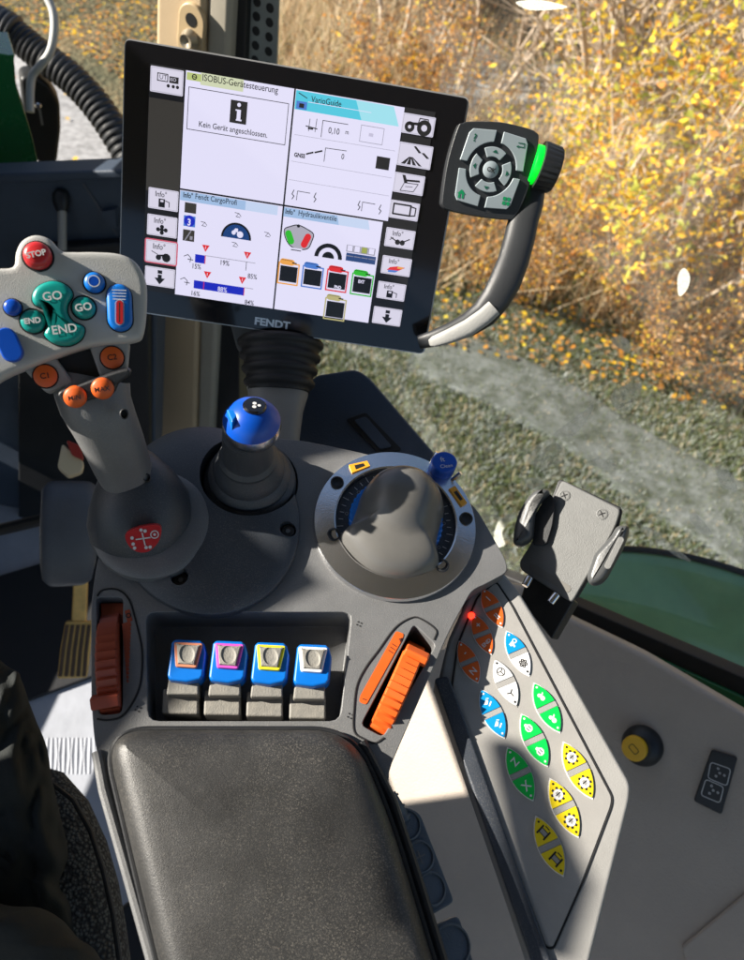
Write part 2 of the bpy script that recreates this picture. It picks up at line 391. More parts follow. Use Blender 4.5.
# ------------------------------------------------------------------ thumb wheels
def wheel(name, lab, A, B, width, top, m, r=.036, lip=None, phase=0):
    """rolls about the line across A-B; A,B are local points at the ends of the exposed arc"""
    A = V(A); B = V(B); mid = (A+B)/2; t = (B-A).normalized(); ax = K.ex*t.y-K.ey*t.x
    tt = K.ex*t.x+K.ey*t.y
    th = thing(name, lab, 'thumb wheel', K.w(mid.x, mid.y, -.03))
    cen = K.w(mid.x, mid.y, top-r); w = MB(); rs = []
    n = 192; prof = [(-width/2, r*.86), (-width/2, r*.96), (-width/2+.001, r), (width/2-.001, r), (width/2, r*.96), (width/2, r*.86)]
    for o_, rr in prof:
        ring = []
        for i in range(n):
            an = 2*math.pi*i/n; rb = rr+(.0010*(1-2*((i % 4)/3)) if rr > r*.9 else 0)
            ring.append(cen+ax*o_+tt*math.cos(an)*rb+K.n*math.sin(an)*rb)
        rs.append(ring)
    w.rings(rs, m); w.build('ribbed_wheel', th, sharp=50)
    if lip:
        a, ww, out_ = lip; an = R_(a); g = MB(); c = cen+tt*math.cos(an)*(r+.001)+K.n*math.sin(an)*(r+.001)
        rad = tt*math.cos(an)+K.n*math.sin(an); tg = -tt*math.sin(an)+K.n*math.cos(an)
        g.add([c+ax*x_+tg*y_+rad*z_ for z_ in (-.004, .003) for x_, y_ in ((-ww/2+out_, -.0036), (ww/2+out_, -.0036), (ww/2+out_, .0036), (-ww/2+out_, .0036))],
              [[0, 1, 2, 3], [4, 5, 6, 7], [0, 1, 5, 4], [1, 2, 6, 5], [2, 3, 7, 6], [3, 0, 4, 7]], m)
        g.build('finger_tab', th, bevel=.0012)
    return th
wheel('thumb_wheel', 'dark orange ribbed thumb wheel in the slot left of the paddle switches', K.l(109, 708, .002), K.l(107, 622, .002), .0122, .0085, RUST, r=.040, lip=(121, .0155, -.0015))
wheel('thumb_wheel', 'bright orange ribbed thumb wheel in the slanted slot beside the keypad panel', K.l(380, 729, .002), K.l(416, 648, .002), .0125, .0075, ORANGE, r=.036, lip=(52, .0150, .002))
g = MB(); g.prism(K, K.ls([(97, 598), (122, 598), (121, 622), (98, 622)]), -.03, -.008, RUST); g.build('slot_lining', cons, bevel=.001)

# ================================================================== DIAL
dial = thing('rotary_dial', 'round dial with aluminium ring, dark scale and grey domed hand rest', 'rotary dial', K.w(DC[0], DC[1], 0))
b = MB(); ro = .0535
b.lathe(K, DC, [(.0530, -.003), (.0540, .0), (.0540, .002), (.0530, .0038), (.0405, .0062), (.0395, .0058), (.0395, -.012)], ALU, 80)
cuts = []
for q in ((337, 483), (334, 535), (442, 566), (466, 519)):
    c = MB(); c.lathe(K, K.l(*q, .004), [(.0036, -.004), (.0036, .02)], BLACK, 20); cuts.append(c)
b.build('aluminium_ring', dial, sharp=30, cutters=None)
for q in ((337, 483), (334, 535), (442, 566), (466, 519)):
    c = MB(); x = K.l(*q, .005); c.lathe(K, x, [(.0044, .002), (.0044, .0066), (.0035, .0070), (.0032, .0058), (0, .0054)], BLACK, 20)
    c.build('screw', dial)
b = MB(); b.lathe(K, DC, [(.0393, -.01), (.0393, .001), (.030, .001), (.0, .001)], GREYD, 64); b.build('scale_ring', dial)
d = MB()
for i in range(44):
    a = R_(i*360/44); c, s_ = math.cos(a), math.sin(a); d.line(K, [(DC[0]+.0345*c, DC[1]+.0345*s_), (DC[0]+(.037 if i % 4 else .0385)*c, DC[1]+(.037 if i % 4 else .0385)*s_)], .0005, .0013, WHITE)
for i in range(11):
    a = R_(20+i*32); c, s_ = math.cos(a), math.sin(a); d.ring(K, (DC[0]+.0325*c, DC[1]+.0325*s_), .0008, .0012, .0013, LGREY, 12)
d.build('scale_marks', dial)
b = MB(); rs = []
for r, z in ((.0300, .001), (.0300, .0065), (.029, .0075), (.02, .008)):
    rs.append([K.w(DC[0]+(r+(.001 if i % 2 else 0))*math.cos(2*math.pi*i/96), DC[1]+(r+(.001 if i % 2 else 0))*math.sin(2*math.pi*i/96), z) for i in range(96)])
b.rings(rs, BLUE); b.build('blue_ribbed_wheel', dial, sharp=20)
# grey dome with its skirt
b = MB(); base = cat_closed(K.ls([(401, 477), (427, 483), (443, 502), (443, 520), (437, 546), (438, 569), (409, 579), (370, 572), (339, 541), (348, 528), (355, 510), (363, 494), (378, 481)], .004), 6)
top = V(K.l(400, 512, .01)); dcn = V(K.l(401, 501, .01)); rs = []
for k in range(25):
    t = 1-k/24 if k < 24 else .004; t = t**.75 if t > .3 else t*.75**0*(.3**.75/.3)
    ring = []
    for p in base:
        q = top+(p-top)*t; d_ = min(1, (q-dcn).length/.0285); dm = .031*math.sqrt(max(0, 1-d_*d_)); sk = .021*(1-.5*t)*max(0, 1-t**7)**.5
        hh = .5*(dm+sk+math.sqrt((dm-sk)**2+.005**2)); hh *= max(0, 1-t**14)**.5
        ring.append(K.w(q.x, q.y, .003+hh))
    rs.append(ring)
b.rings(rs, DOME); b.build('domed_hand_rest', dial, sharp=80)
# knob and clip behind the ring
kb = thing('small_blue_knob', 'small blue octagonal knob held in a metal clip behind the dial', 'knob', K.P(444, 468))
b = MB(); c = K.l(444, 463, .012); N = 8; o8 = [(c[0]+.0098*math.cos(R_(22+45*i)), c[1]+.0088*math.sin(R_(22+45*i))) for i in range(N)]
b.prism(K, rnd(o8, .003, 3), .002, .014, BLUE2); b.build('cap', kb, bevel=.0015)
d = MB(); d.text(K, 'ft', c[0]-.0026, c[1]+.0005, .0143, .0052, WHITE, rot=-.2); d.text(K, 'Clean', c[0]-.005, c[1]-.0040, .0143, .0038, WHITE, rot=-.2); d.build('white_print', kb)
b = MB()
for (x0, y0), (x1, y1) in (((430, 466), (437, 452)), ((450, 482), (461, 473))):
    b.tube([K.P(x0, y0, .002), K.P(x1, y1, .010)], .0015, CHROME, 10)
b.build('clip', kb)
d = MB()
for q in ([(349, 465), (367, 461), (370, 466), (352, 473)], [(449, 489), (455, 486), (467, 503), (462, 506)]):
    d = MB(); p = K.ls(q, .0062); d.prism(K, p, .0045, .0066, mat('amber_label', (.75, .33, .02), .45)); cx = sum(a for a, _ in p)/4; cy = sum(b for _, b in p)/4
    pp2 = [((a-cx)*.5+cx, (b-cy)*.5+cy) for a, b in p]; d.prism(K, pp2, .0066, .0068, INK); d.build('amber_label', dial)

# ================================================================== CROSS LEVER with blue ball
lev = thing('ball_lever', 'short lever with blue ball knob rising from grey stepped boot', 'lever', K.w(lc[0], lc[1], 0))
b = MB(); z0 = -.006
# height of ball so that it is where the photograph has it
best = min(((abs(proj(K.w(lc[0], lc[1], z/1000))[1]-425), z/1000) for z in range(20, 90)), key=lambda t: t[0])[1]
bx = proj(K.w(lc[0], lc[1], best)); off = K.l(252, 425, best); bz = best; print('ball z', best, bx)
prof = [(.0305, -.02), (.0305, .000), (.0295, .0045), (.0268, .0068), (.0262, .0072), (.0264, .0110), (.0250, .0135), (.0232, .0155), (.0226, .0160), (.0228, .0200), (.0212, .0235), (.0190, .0270), (.0180, .0290), (.0182, .0320), (.0160, .0350), (.0140, best-.009)]
b = MB(); b.lathe(K, lc, prof, mat('boot_grey', (.045, .05, .058), .45, bump=.2, bscale=1200, var=.1, dust=.4), 48); b.build('boot', lev, sharp=30)
b = MB(); rb = .0170; pr = []
for k in range(17):
    a = -math.pi/2+math.pi*k/16; pr.append((max(0, rb*math.cos(a)), bz+rb*math.sin(a)*.95))
lo = [p for p in pr if p[1] <= bz+.0045]; hi = [p for p in pr if p[1] > bz+.0045]
b.lathe(K, off, [(.0105, bz-.022)]+lo[1:]+[(rb*.966, bz+.0045)], ALU, 40); b.build('silver_collar', lev)
b = MB(); b.lathe(K, off, [(rb*.972, bz+.0046)]+hi, BLUE2, 40); b.build('blue_ball', lev)
# button on ball top, tilted to the camera
BT = Fr(K.w(off[0], off[1], bz)+nK*.0158+K.ex*.0030+K.ey*.0025, nK+K.ex*.15+K.ey*.2, K.ex)
b = MB(); b.lathe(BT, (0, 0), [(.0068, -.003), (.0068, -.0008), (.006, .0002), (0, .0004)], BLACKG, 24)
b.disc(BT, (0, .0005), .0012, .0006, WHITE, 10); b.disc(BT, (-.001, -.0022), .0012, .0006, WHITE, 10); b.disc(BT, (.002, -.0018), .001, .0006, WHITE, 10); b.build('top_button', lev)
b = MB(); b.prism(BT, [(-.0150, -.007), (-.010, -.002), (-.010, .003), (-.0150, .0045)], -.012, -.004, BLUE); b.build('side_tab', lev, bevel=.001)

# ================================================================== JOYSTICK
joy = thing('joystick', 'grey multifunction joystick with light grey head full of coloured buttons', 'joystick', K.P(140, 530))
nJ = ((C-pt(80, 300, .38)).normalized()*.9+V((0, -.1, .35))).normalized()
J = Fr(pt(80, 300, .38), nJ, pt(100, 318, .38)-pt(30, 330, .38))
HP = [(12, 374), (-25, 388), (-40, 330), (-30, 275), (-8, 268), (12, 266), (15, 252), (21, 240), (34, 234), (49, 238), (60, 249), (72, 251), (95, 251), (119, 253), (135, 261), (145, 278), (147, 300), (144, 331), (135, 341), (98, 345), (68, 353)]
hp = cat_closed(J.ls(HP), 4)
b = MB(); b.prism(J, inset(hp, .002), -.011, -.004, LGREY); 
b = MB(); rs = [[J.w(p.x, p.y, z) for p in inset(hp, i)] for i, z in ((.003, -.013), (.0, -.009), (0, -.0025), (.0007, -.0008), (.002, 0), (.004, .0001))]
b.rings(rs, mat('joystick_head_grey', (.38, .38, .365), .42, bump=.2, bscale=1800, var=.06, dust=.3)); b.build('head_plate', joy, sharp=60)
def jbtn(name, cx, cy, r, m, hgt, txt=None, ts=.0045, tm=WHITE, rot=0, collar=True):
    c = J.l(cx, cy, hgt*.6); R = r*.38/f
    b = MB()
    b.lathe(J, c, [(R, 0), (R*.98, hgt*.55), (R*.85, hgt*.85), (R*.6, hgt), (0, hgt*1.03)], m, 32)
    o = b.build(name, joy, sharp=60)
    if collar: k = MB(); k.lathe(J, c, [(R*1.02, 0), (R*1.14, 0), (R*1.14, .0006), (R*1.02, .0006)], GAP, 32); k.build('button_seam', joy)
    if txt:
        t = MB(); t.text(J, txt, c[0], c[1]-ts*.34, hgt*1.12, ts, tm, rot=rot, align='CENTER', depth=.0002, bold=.00012); t.build('lettering', o)
    return c, R
jbtn('stop_button', 37, 255, 13.2, RED, .0055, 'STOP', .0040, rot=.12)
jbtn('end_button', 32.5, 321, 11.3, TEAL, .003, 'END', .0040, rot=-.02)
jbtn('go_button', 83.5, 307.5, 11, TEAL, .003, 'GO', .0055, rot=.03)
c, R = jbtn('blue_round_button', 94, 282, 10, BLUE, .005)
t = MB(); t.ring(J, c, .0026, .0031, .0054, WHITE, 24); t.disc(J, c, .0024, .0053, BLUE2); t.build('white_ring', joy)
jbtn('blue_side_button', 12, 307, 8, BLUE2, .004)
GOE = [(32, 295.5), (38, 286), (52, 281), (66, 285), (72.5, 294), (67.5, 304.5), (67.5, 313.5), (73, 321.5), (84, 327.5), (81, 339), (68.5, 345.5), (54, 343.5), (44, 334.5), (48.5, 325), (50, 316), (45, 309), (34.5, 304.5)]
g2 = cat_closed(J.ls(GOE, .002), 4)
b = MB(); rs = [[J.w(p.x, p.y, z) for p in inset(g2, i)] for i, z in ((0, 0), (0, .002), (.0008, .0033), (.002, .0039), (.0035, .004))]; b.rings(rs, TEAL); go = b.build('go_end_button', joy, sharp=70)
t = MB(); t.prism(J, inset(g2, -.0006), -.0002, .0005, GAP); t.build('button_seam', joy)
t = MB(); x, y = J.l(53, 300, .004); t.text(J, 'GO', x, y, .0044, .0062, WHITE, rot=.0, align='CENTER', bold=.0001); x, y = J.l(65, 333, .004); t.text(J, 'END', x, y, .0044, .0062, WHITE, rot=.0, align='CENTER', bold=.0001); t.build('lettering', go)
# blue slider capsule
def capsule(a, b_, r, n=10):
    a = V(a); b_ = V(b_); t = (b_-a).normalized(); an = math.atan2(t.y, t.x); o = []
    for i in range(n+1): q = an+math.pi/2+math.pi*i/n; o.append(a+V((math.cos(q), math.sin(q)))*r)
    for i in range(n+1): q = an-math.pi/2+math.pi*i/n; o.append(b_+V((math.cos(q), math.sin(q)))*r)
    return o
ca = capsule(J.l(119, 296, .003), J.l(120, 319, .003), 12*.38/f)
b = MB(); rs = [[J.w(p.x, p.y, z) for p in inset(ca, i)] for i, z in ((0, 0), (0, .003), (.0008, .0042), (.002, .0045))]; b.rings(rs, BLUE); sl = b.build('slider_button', joy, sharp=70)
b = MB(); b.prism(J, inset(ca, -.0006), -.0002, .0006, GAP); b.build('button_seam', joy)
b = MB(); b.prism(J, capsule(J.l(119.5, 304, .0045), J.l(119.5, 321, .0045), .0017), .0044, .0049, RED); b.line(J, [J.l(119.5, 303, .0045), J.l(119.5, 322, .0045)], .0006, .0052, INK)
b.line(J, capsule(J.l(119.5, 304, .0045), J.l(119.5, 321, .0045), .0021), .0003, .0047, WHITE, closed=True)
for k in range(4): b.line(J, [J.l(112+k*.3, 290+k*3.0, .0045), J.l(126-k*.3, 290.5+k*3.0, .0045)], .0005, .0047, WHITE)
b.build('slider_marks', sl)
b = MB(); ca = capsule(J.l(6, 338, .003), J.l(12, 352, .003), 10*.38/f); b.prism(J, ca, 0, .004, BLUE2); b.build('blue_rocker', joy, bevel=.001)
# neck strips with C1 and C2
for nm, q, bc in (('C1', [(20, 366), (53, 354), (75, 384), (46, 393)], (45, 376)), ('C2', [(89, 346), (130, 341), (127, 371), (100, 377)], (112, 357.5))):
    b = MB(); p = J.ls(q, -.006); b.prism(J, p, -.020, -.0055, LGREY); o = b.build('neck_strip', joy, bevel=.0015)
    c = J.l(*bc, -.004); R = 11*.385/f; k = MB(); k.lathe(J, c, [(R, -.006), (R, -.0045), (R*.7, -.0037), (0, -.0035)], ORANGE, 28); q = k.build('orange_button', joy, sharp=60)
    k = MB(); k.ring(J, c, R, R*1.12, -.0052, GAP, 28); k.build('button_seam', joy)
    k = MB(); k.text(J, nm, c[0], c[1]-.0013, -.0033, .0042, INK, align='CENTER', bold=.00005); k.build('lettering', q)
b = MB(); b.prism(J, J.ls([(52, 352), (92, 344), (101, 381), (72, 390)], -.012), -.03, -.012, BLACK); b.build('neck_recess', joy)
# grip
grip = MB()
pxloft([(92, 378, .402, 33, .7), (91, 384, .402, 37, .75), (93, 392, .403, 36, .8), (96, 405, .404, 34.5, .85), (104, 422, .41, 32, .9), (113, 442, .418, 30, .95), (121, 462, .428, 28, 1), (128, 480, .436, 25, 1), (135, 500, .444, 24, 1)], GREY, grip, 32, 2.4)
grip.build('grip', joy, sharp=60)
G2 = Fr(pt(88, 392, .3815), (C-pt(88, 392, .39)).normalized()+V((0, -.35, .1)), J.ex)
b = MB(); p = cat_closed(G2.ls([(57, 393), (76, 386), (100, 377), (127, 369), (129, 376), (118, 384), (112, 395), (92, 400), (76, 405), (64, 403)], .001), 3); b.prism(G2, p, -.010, 0, BLACK); b.build('thumb_plate', joy, bevel=.0015)
for nm, (cx, cy) in (('MIN', (74.5, 397.5)), ('MAX', (102, 389))):
    c = G2.l(cx, cy, .003); R = 10.5*.395/f; k = MB(); k.lathe(G2, c, [(R, -.004), (R, .0018), (R*.8, .0032), (0, .0035)], ORANGE, 28); q = k.build('orange_button', joy, sharp=60)
    k = MB(); k.text(G2, nm, c[0], c[1]-.0012, .0037, .0036, INK, align='CENTER', bold=.00003); k.build('lettering', q)
for (cx, cy, rr, dd) in ((124, 414, 5.5, .384), (147, 478, 4.5, .425)):
    k = MB(); fr = Fr(pt(cx, cy, dd), (C-pt(cx, cy, dd)), RR); k.lathe(fr, (0, 0), [(rr*dd/f, -.006), (rr*dd/f, 0), (rr*dd/f*.8, .0003), (rr*dd/f*.7, -.003), (0, -.003)], BLACK, 20, sx=.8); k.build('screw', joy)
# ball-shaped foot of the joystick
b = MB(); pxloft([(120, 450, .453, 16, .8), (128, 466, .449, 28, .9), (134, 482, .446, 40, .9), (139, 500, .447, 48.5, .9), (142, 520, .450, 52, .88), (142, 540, .452, 49, .85), (141, 556, .455, 41, .8), (139, 568, .457, 28, .7), (138, 574, .458, 14, .6), (138, 577, .459, 4, .5)], COVER, b, 40, 2.1)
b.build('foot', joy, sharp=80)
b = MB(); e = K.l(152, 522, .012)
b.lathe(K, e, [(.0365, .006), (.0365, .012), (.034, .014), (.03, .014)], GREY, 48, sx=1.0, sy=1.02); b.build('foot_collar', joy, sharp=40)
# red shield with joystick pattern
S = Fr(pt(143, 540, .409), ((C-pt(143, 540, .409)).normalized()+V((.0, -.15, .0))).normalized(), pt(160, 536, .41)-pt(126, 542, .41))
b = MB(); p = cat_closed(S.ls([(126, 533), (140, 527), (158, 525.5), (161, 533), (157, 544), (147, 552), (135, 551), (127, 543)]), 4); b.prism(S, p, -.012, 0, RED)
b.line(S, [S.l(136, 539.5), S.l(150, 537.5)], .0007, .0003, WHITE); b.line(S, [S.l(142, 533), S.l(145, 545)], .0007, .0003, WHITE)
x, y = S.l(154.5, 534.5); b.ring(S, (x, y), .0018, .0024, .0003, WHITE, 18); b.disc(S, (x, y), .0008, .0003, WHITE, 10)
for q in ((141, 530), (145, 531), (146, 547.5), (150, 547), (132, 538), (133, 544), (134.5, 548)):
    x, y = S.l(*q); b.disc(S, (x, y), .0010, .0003, WHITE, 7)
b.build('red_shield_badge', joy)

# ================================================================== KEYPAD PANEL
s12 = R_(10)
nB = K.n*math.cos(s12)-K.ex*math.sin(s12)
B = Fr(K.P(500, 578)-K.n*.014, nB, K.ex)
pan = thing('keypad_panel', 'light grey sloping side panel with twelve coloured lens-shaped key pairs', 'keypad panel', B.P(540, 740))
PO = [(503, 571), (520, 592), (560, 657), (632, 784), (631, 800), (590, 965), (575, 1030), (553, 1030), (437, 687), (448, 640), (473, 586), (490, 568)]
p = rnd(B.ls(PO), .004, 4); b = MB(); b.prism(B, p, -.03, 0, LGREY); b.build('housing', pan, bevel=.0028, seg=4)
FI = [(496, 582), (512, 606), (612, 797), (611, 806), (583, 880), (553, 948), (545, 946), (452, 690), (458, 645), (478, 597)]
p = rnd(B.ls(FI), .003, 4); b = MB(); b.prism(B, inset(p, .0004), 0, .0009, PANEL); b.build('key_sheet', pan, bevel=.0003, seg=2)
b = MB(); q = [B.w(x.x, x.y, .0002) for x in inset(p, -.0004)]; b.tube(q+[q[0]], .00055, GAP, 6); b.build('sheet_seam', pan)
# raised dark edge bar on the side towards the armrest
b = MB(); bar = [(428, 680), (443, 668), (560, 1000), (545, 1020)]
b.prism(B, rnd(B.ls([(434, 678), (449, 676), (560, 985), (545, 1000)], .004), .002, 2), -.035, .004, GREYD); b.build('edge_bar', pan, bevel=.0015)
KEYS = [((483, 589), (502, 627), ORANGE, ORANGE, 'I', 'II'), ((473.5, 615), (491, 654), ORANGE, ORANGE, '+', 'END'), ((459.5, 642), (478, 682.5), ORANGE, ORANGE, '-', 'N'),
        ((507, 632), (529, 675.5), SKY, WHITE, 'lock', 'flower'), ((495, 660), (516.5, 706), WHITE, WHITE, 'fan', 'tri'), ((481.5, 690.5), (504, 737.5), SKY, SKY, 'valve', 'valve'),
        ((534.5, 684), (559.5, 732), GRN, GRN, 'tree', 'tree'), ((522, 715), (547, 765.8), GRN, GRN, 'pto', 'pto'), ((508, 748.4), (532.7, 800), GRN, GRN, 'Z', 'X'),
        ((564, 743), (592, 798), YEL, YEL, 'gear', 'gear'), ((550.5, 779.6), (578, 836.6), YEL, YEL, 'gear', 'gear'), ((536.3, 817.2), (562.8, 875.3), YEL, YEL, 'lift', 'lift')]
names = ['orange key pair marked I and II', 'orange key pair', 'orange key pair with N', 'blue and white key pair', 'white key pair', 'blue key pair', 'upper green key pair', 'middle green key pair', 'lower green key pair', 'upper yellow key pair', 'middle yellow key pair', 'lower yellow key pair']
def icon(mb, fr, kind, c, s, rot, z, ink, ground):
    r = lambda x, y: (c[0]+s*(x*math.cos(rot)-y*math.sin(rot)), c[1]+s*(x*math.sin(rot)+y*math.cos(rot)))
    if kind in ('I', 'II', 'END', 'N', '+', '-', 'Z', 'X'):
        sz = s*{'END': 1.2, 'Z': 2.2, 'X': 2.4}.get(kind, 2.0); mb.text(fr, kind, c[0]+.35*sz*math.sin(rot), c[1]-.35*sz*math.cos(rot), z, sz, ink, rot=rot, align='CENTER', bold=.00008)
    elif kind == 'lock':
        mb.flat(fr, [r(-.9, -.2), r(.1, -.5), r(.1, .5), r(-.9, .4)], z, ink); mb.ring(fr, r(.6, .1), s*.3, s*.55, z, ink, 14); mb.flat(fr, [r(-.5, -.9), r(-.1, -.9), r(-.1, -.4), r(-.5, -.4)], z, ink)
    elif kind == 'flower':
        for i in range(6): q = r(.65*math.cos(i*1.047), .65*math.sin(i*1.047)); mb.ring(fr, q, s*.14, s*.34, z, ink, 10)
        mb.ring(fr, r(0, 0), s*.1, s*.25, z, ink, 8)
    elif kind == 'fan':
        mb.ring(fr, c, s*.8, s*.95, z, ink, 20)
        for i in range(3): a = i*2.094+.5; mb.line(fr, [c, r(.85*math.cos(a), .85*math.sin(a))], s*.16, z, ink)
    elif kind == 'tri':
        for i in range(3): a = i*2.094+.5; mb.line(fr, [c, r(.8*math.cos(a), .8*math.sin(a))], s*.22, z, ink)
    elif kind == 'valve':
        mb.flat(fr, [r(-.9, .2), r(.5, .9), r(.9, .5), r(-.3, -.3)], z, ink); mb.ring(fr, r(.4, .5), s*.12, s*.26, z+.00005, ground, 10); mb.flat(fr, [r(-.2, -.9), r(.8, -.5), r(.7, -.2), r(-.3, -.6)], z, ink)
    elif kind == 'tree':
        mb.disc(fr, r(-.1, -.45), s*.55, z, ink, 9); mb.disc(fr, r(-.2, .45), s*.42, z, ink, 9); mb.flat(fr, [r(-.1, -.3), r(.8, .2), r(.9, .5), r(-.2, .2)], z, ink)
    elif kind == 'pto':
        mb.ring(fr, c, 0, s*.85, z, ink, 8); mb.line(fr, [r(-.35, .35), r(-.35, -.35)], s*.2, z+.00005, GREYD); mb.line(fr, [r(.25, .35), r(.25, -.35)], s*.2, z+.00005, GREYD); mb.flat(fr, [r(-.5, .8), r(.3, .8), r(.1, 1.15), r(-.3, 1.15)], z, ink)
    elif kind == 'gear':
        for i in range(8):
            a = i*.785+.2; mb.line(fr, [r(.7*math.cos(a), .7*math.sin(a)), r(1.12*math.cos(a), 1.12*math.sin(a))], s*.42, z, INK)
        mb.disc(fr, c, s*.88, z+.00004, WHITE, 22); mb.flat(fr, [r(-.3, -.5), r(.3, -.4), r(.4, .4), r(-.2, .5)], z+.00008, LGREY); mb.line(fr, [r(-.4, .1), r(.5, 0)], s*.18, z+.00012, INK)
    elif kind == 'lift':
        for yy in (-.75, .75): mb.line(fr, [r(-.8, yy), r(.8, yy)], s*.3, z, INK)
        mb.flat(fr, [r(-.42, -.6), r(.42, -.6), r(.42, .6), r(-.42, .6)], z, LGREY); mb.line(fr, [r(-.42, -.6), r(-.42, .6)], s*.12, z+.00005, INK); mb.line(fr, [r(.42, -.6), r(.42, .6)], s*.12, z+.00005, INK)
        mb.line(fr, [r(1.0, -.4), r(1.0, .4)], s*.18, z, INK)
for (a, b2, c1, c2, i1, i2), nm in zip(KEYS, names):
    A = V(B.l(*a, .0009)); D = V(B.l(*b2, .0009)); ax = (D-A); L = ax.length; t = ax.normalized(); nrm = V((-t.y, t.x)); mid = (A+D)/2; hw = L*.205
    def lens(u0, u1, sc=1, k=10):
        wd = lambda u: hw*sc*(1-(abs(u)/sc)**2.1)**.9 if abs(u) < sc else 0
        us = [u0+(u1-u0)*i/k for i in range(k+1)]
        o = [mid+t*(u*L/2)+nrm*wd(u) for u in us]+[mid+t*(u*L/2)-nrm*wd(u) for u in us[::-1]]
        q = []
        for p_ in o:
            if not q or (p_-q[-1]).length > 1e-5: q.append(p_)
        if (q[0]-q[-1]).length < 1e-5: q.pop()
        return q
    kb_ = MB(); kb_.prism(B, lens(-1.06, 1.06, 1.06), .0009, .0013, WHITE if c1 is not WHITE else LGREY)
    ko = kb_.build('key_pair', pan); ko['label'] = nm
    gl = {ORANGE: WHITE, SKY: WHITE, WHITE: INK, GRN: WHITE, YEL: INK}
    rot = math.atan2(-t.y, -t.x)-math.pi/2+ .0
    rot = math.atan2(t.x, -t.y)+.35
    for u0, u1, cc_, ii, uc in ((-.985, -.115, c1, i1, -.46), (.115, .985, c2, i2, .46)):
        k = MB(); k.prism(B, lens(u0, u1), .0013, .0021, cc_)
        o = k.build('key', ko, bevel=.0003, seg=2)
        k = MB(); icon(k, B, ii, mid+t*(uc*L/2), .0028 if ii not in ('gear', 'lift') else .0033, rot, .00225, gl[cc_], cc_)
        k.disc(B, mid+t*((-.84 if u0 < 0 else .84)*L/2), .0007, .0023, INK if cc_ in (YEL, WHITE) else WHITE, 8)
        k.build('symbol', ko)
    k = MB(); k.prism(B, lens(-.10, .10, 1, 3), .0013, .0018, LGREY); k.build('divider', ko)
k = MB(); c = B.l(471.5, 615.5, .002); k.lathe(B, c, [(.0022, .0009), (.0022, .002), (.0012, .0029), (0, .0031)], mat('lit_red_led', (.5, 0, 0), .3, emit='ff2010', estr=3), 16); k.build('red_indicator_lamp', pan)

# ================================================================== MONITOR
mon = thing('display_terminal', 'black framed touchscreen terminal showing four windows in German', 'display', M.w(0, -.09, -.02))
mc = [M.l(*q) for q in ((123, 37), (470, 97), (425, 355), (118, 310))]
x0 = (mc[0][0]+mc[3][0])/2; x1 = (mc[1][0]+mc[2][0])/2; y1 = (mc[0][1]+mc[1][1])/2; y0 = (mc[2][1]+mc[3][1])/2
fullr = rnd([(x0, y0), (x1, y0), (x1, y1), (x0, y1)], .005, 5)
b = MB(); b.prism(M, inset(fullr, .010), -.034, -.012, BLACK); b.prism(M, fullr, -.014, -.002, mat('terminal_rim', (.5, .5, .5), .3, .5)); b.build('casing', mon, bevel=.001)
b = MB(); b.prism(M, inset(fullr, .0012), -.002, .0006, BLACKG); b.build('bezel_glass', mon, bevel=.0005)
b = MB(); x, y = M.l(254, 324, .0008); b.text(M, 'FENDT', x, y, .0008, .0078, mat('silver_print', (.65, .66, .68), .3, .7), bold=.0003, sx=1.15); b.build('lettering', mon)
E_W = em('lit_white', 'd9d6ee', .95); E_K = em('lit_black', '16161c', .5); E_DG = em('lit_dark', '3a3733', .8); E_KEY = em('lit_key', 'cfcbdc', .95)
E_CY = em('lit_cyan', '4cc3da', .9); E_BL = em('lit_header_blue', '9db9dd', .9); E_GN = em('lit_header_green', 'b7c47a', .85); E_B = em('lit_blue', '1626b8', .9); E_RD = em('lit_red', 'd8262c', .9); E_G = em('lit_green', '2fb52c', .9)
E_OR = em('lit_orange', 'e8a24a', .9); E_GY = em('lit_grey', '8d8b99', .9); E_PK = em('lit_pink', 'c65a6e', .9); E_LB = em('lit_mid_blue', '4777c8', .9)
scrn = MB()
def ml(q): return M.l(q[0], q[1], .0008)
S0 = M.l(148.5, 64); S1 = M.l(403, 327)
sc = [ml((149, 63.5)), ml((436, 112)), ml((400, 329)), ml((143, 289))]
sx0 = (sc[0][0]+sc[3][0])/2; sx1 = (sc[1][0]+sc[2][0])/2; sy1 = (sc[0][1]+sc[1][1])/2; sy0 = (sc[2][1]+sc[3][1])/2
print('screen', sx0, sx1, sy0, sy1, [tuple(round(v, 4) for v in q) for q in sc])
scrn.flat(M, [(sx0, sy0), (sx1, sy0), (sx1, sy1), (sx0, sy1)], .0008, E_K)
screen = scrn.build('screen', mon)
def rect(mb, a, b, z, m):
    p = ml(a); q = ml(b); mb.flat(M, [(p[0], q[1]), (q[0], q[1]), (q[0], p[1]), (p[0], p[1])], z, m)
def frame(mb, a, b, w, z, m):
    p = ml(a); q = ml(b); mb.line(M, [(p[0], p[1]), (q[0], p[1]), (q[0], q[1]), (p[0], q[1])], w, z, m, closed=True)
def txt(mb, s, q, px, m=None, z=.0014, bold=.00003, sx=.88):
    x, y = ml(q); mb.text(M, s, x, y, z, px*.53/f*.94, m or E_K, bold=bold*1.3, sx=sx*.95)
def ln(mb, pts, w, m=None, z=.0013): mb.line(M, [ml(q) for q in pts], w, z, m or E_K)
LT = .00045
# main white area and dark column
x_main0 = ml((183, 130))[0]; x_main1 = ml((391, 200))[0]; xd = (ml((295.6, 90))[0]+ml((273, 308))[0])/2; yd = (ml((180, 188))[1]+ml((385, 222.5))[1])/2
b = MB(); b.flat(M, [(sx0+.0002, ml((146, 190))[1]), (x_main0-.0006, ml((146, 190))[1]), (x_main0-.0006, ml((149, 97))[1]), (sx0+.0002, ml((149, 97))[1])], .0009, E_DG); b.build('dark_column', screen)
g = .0006
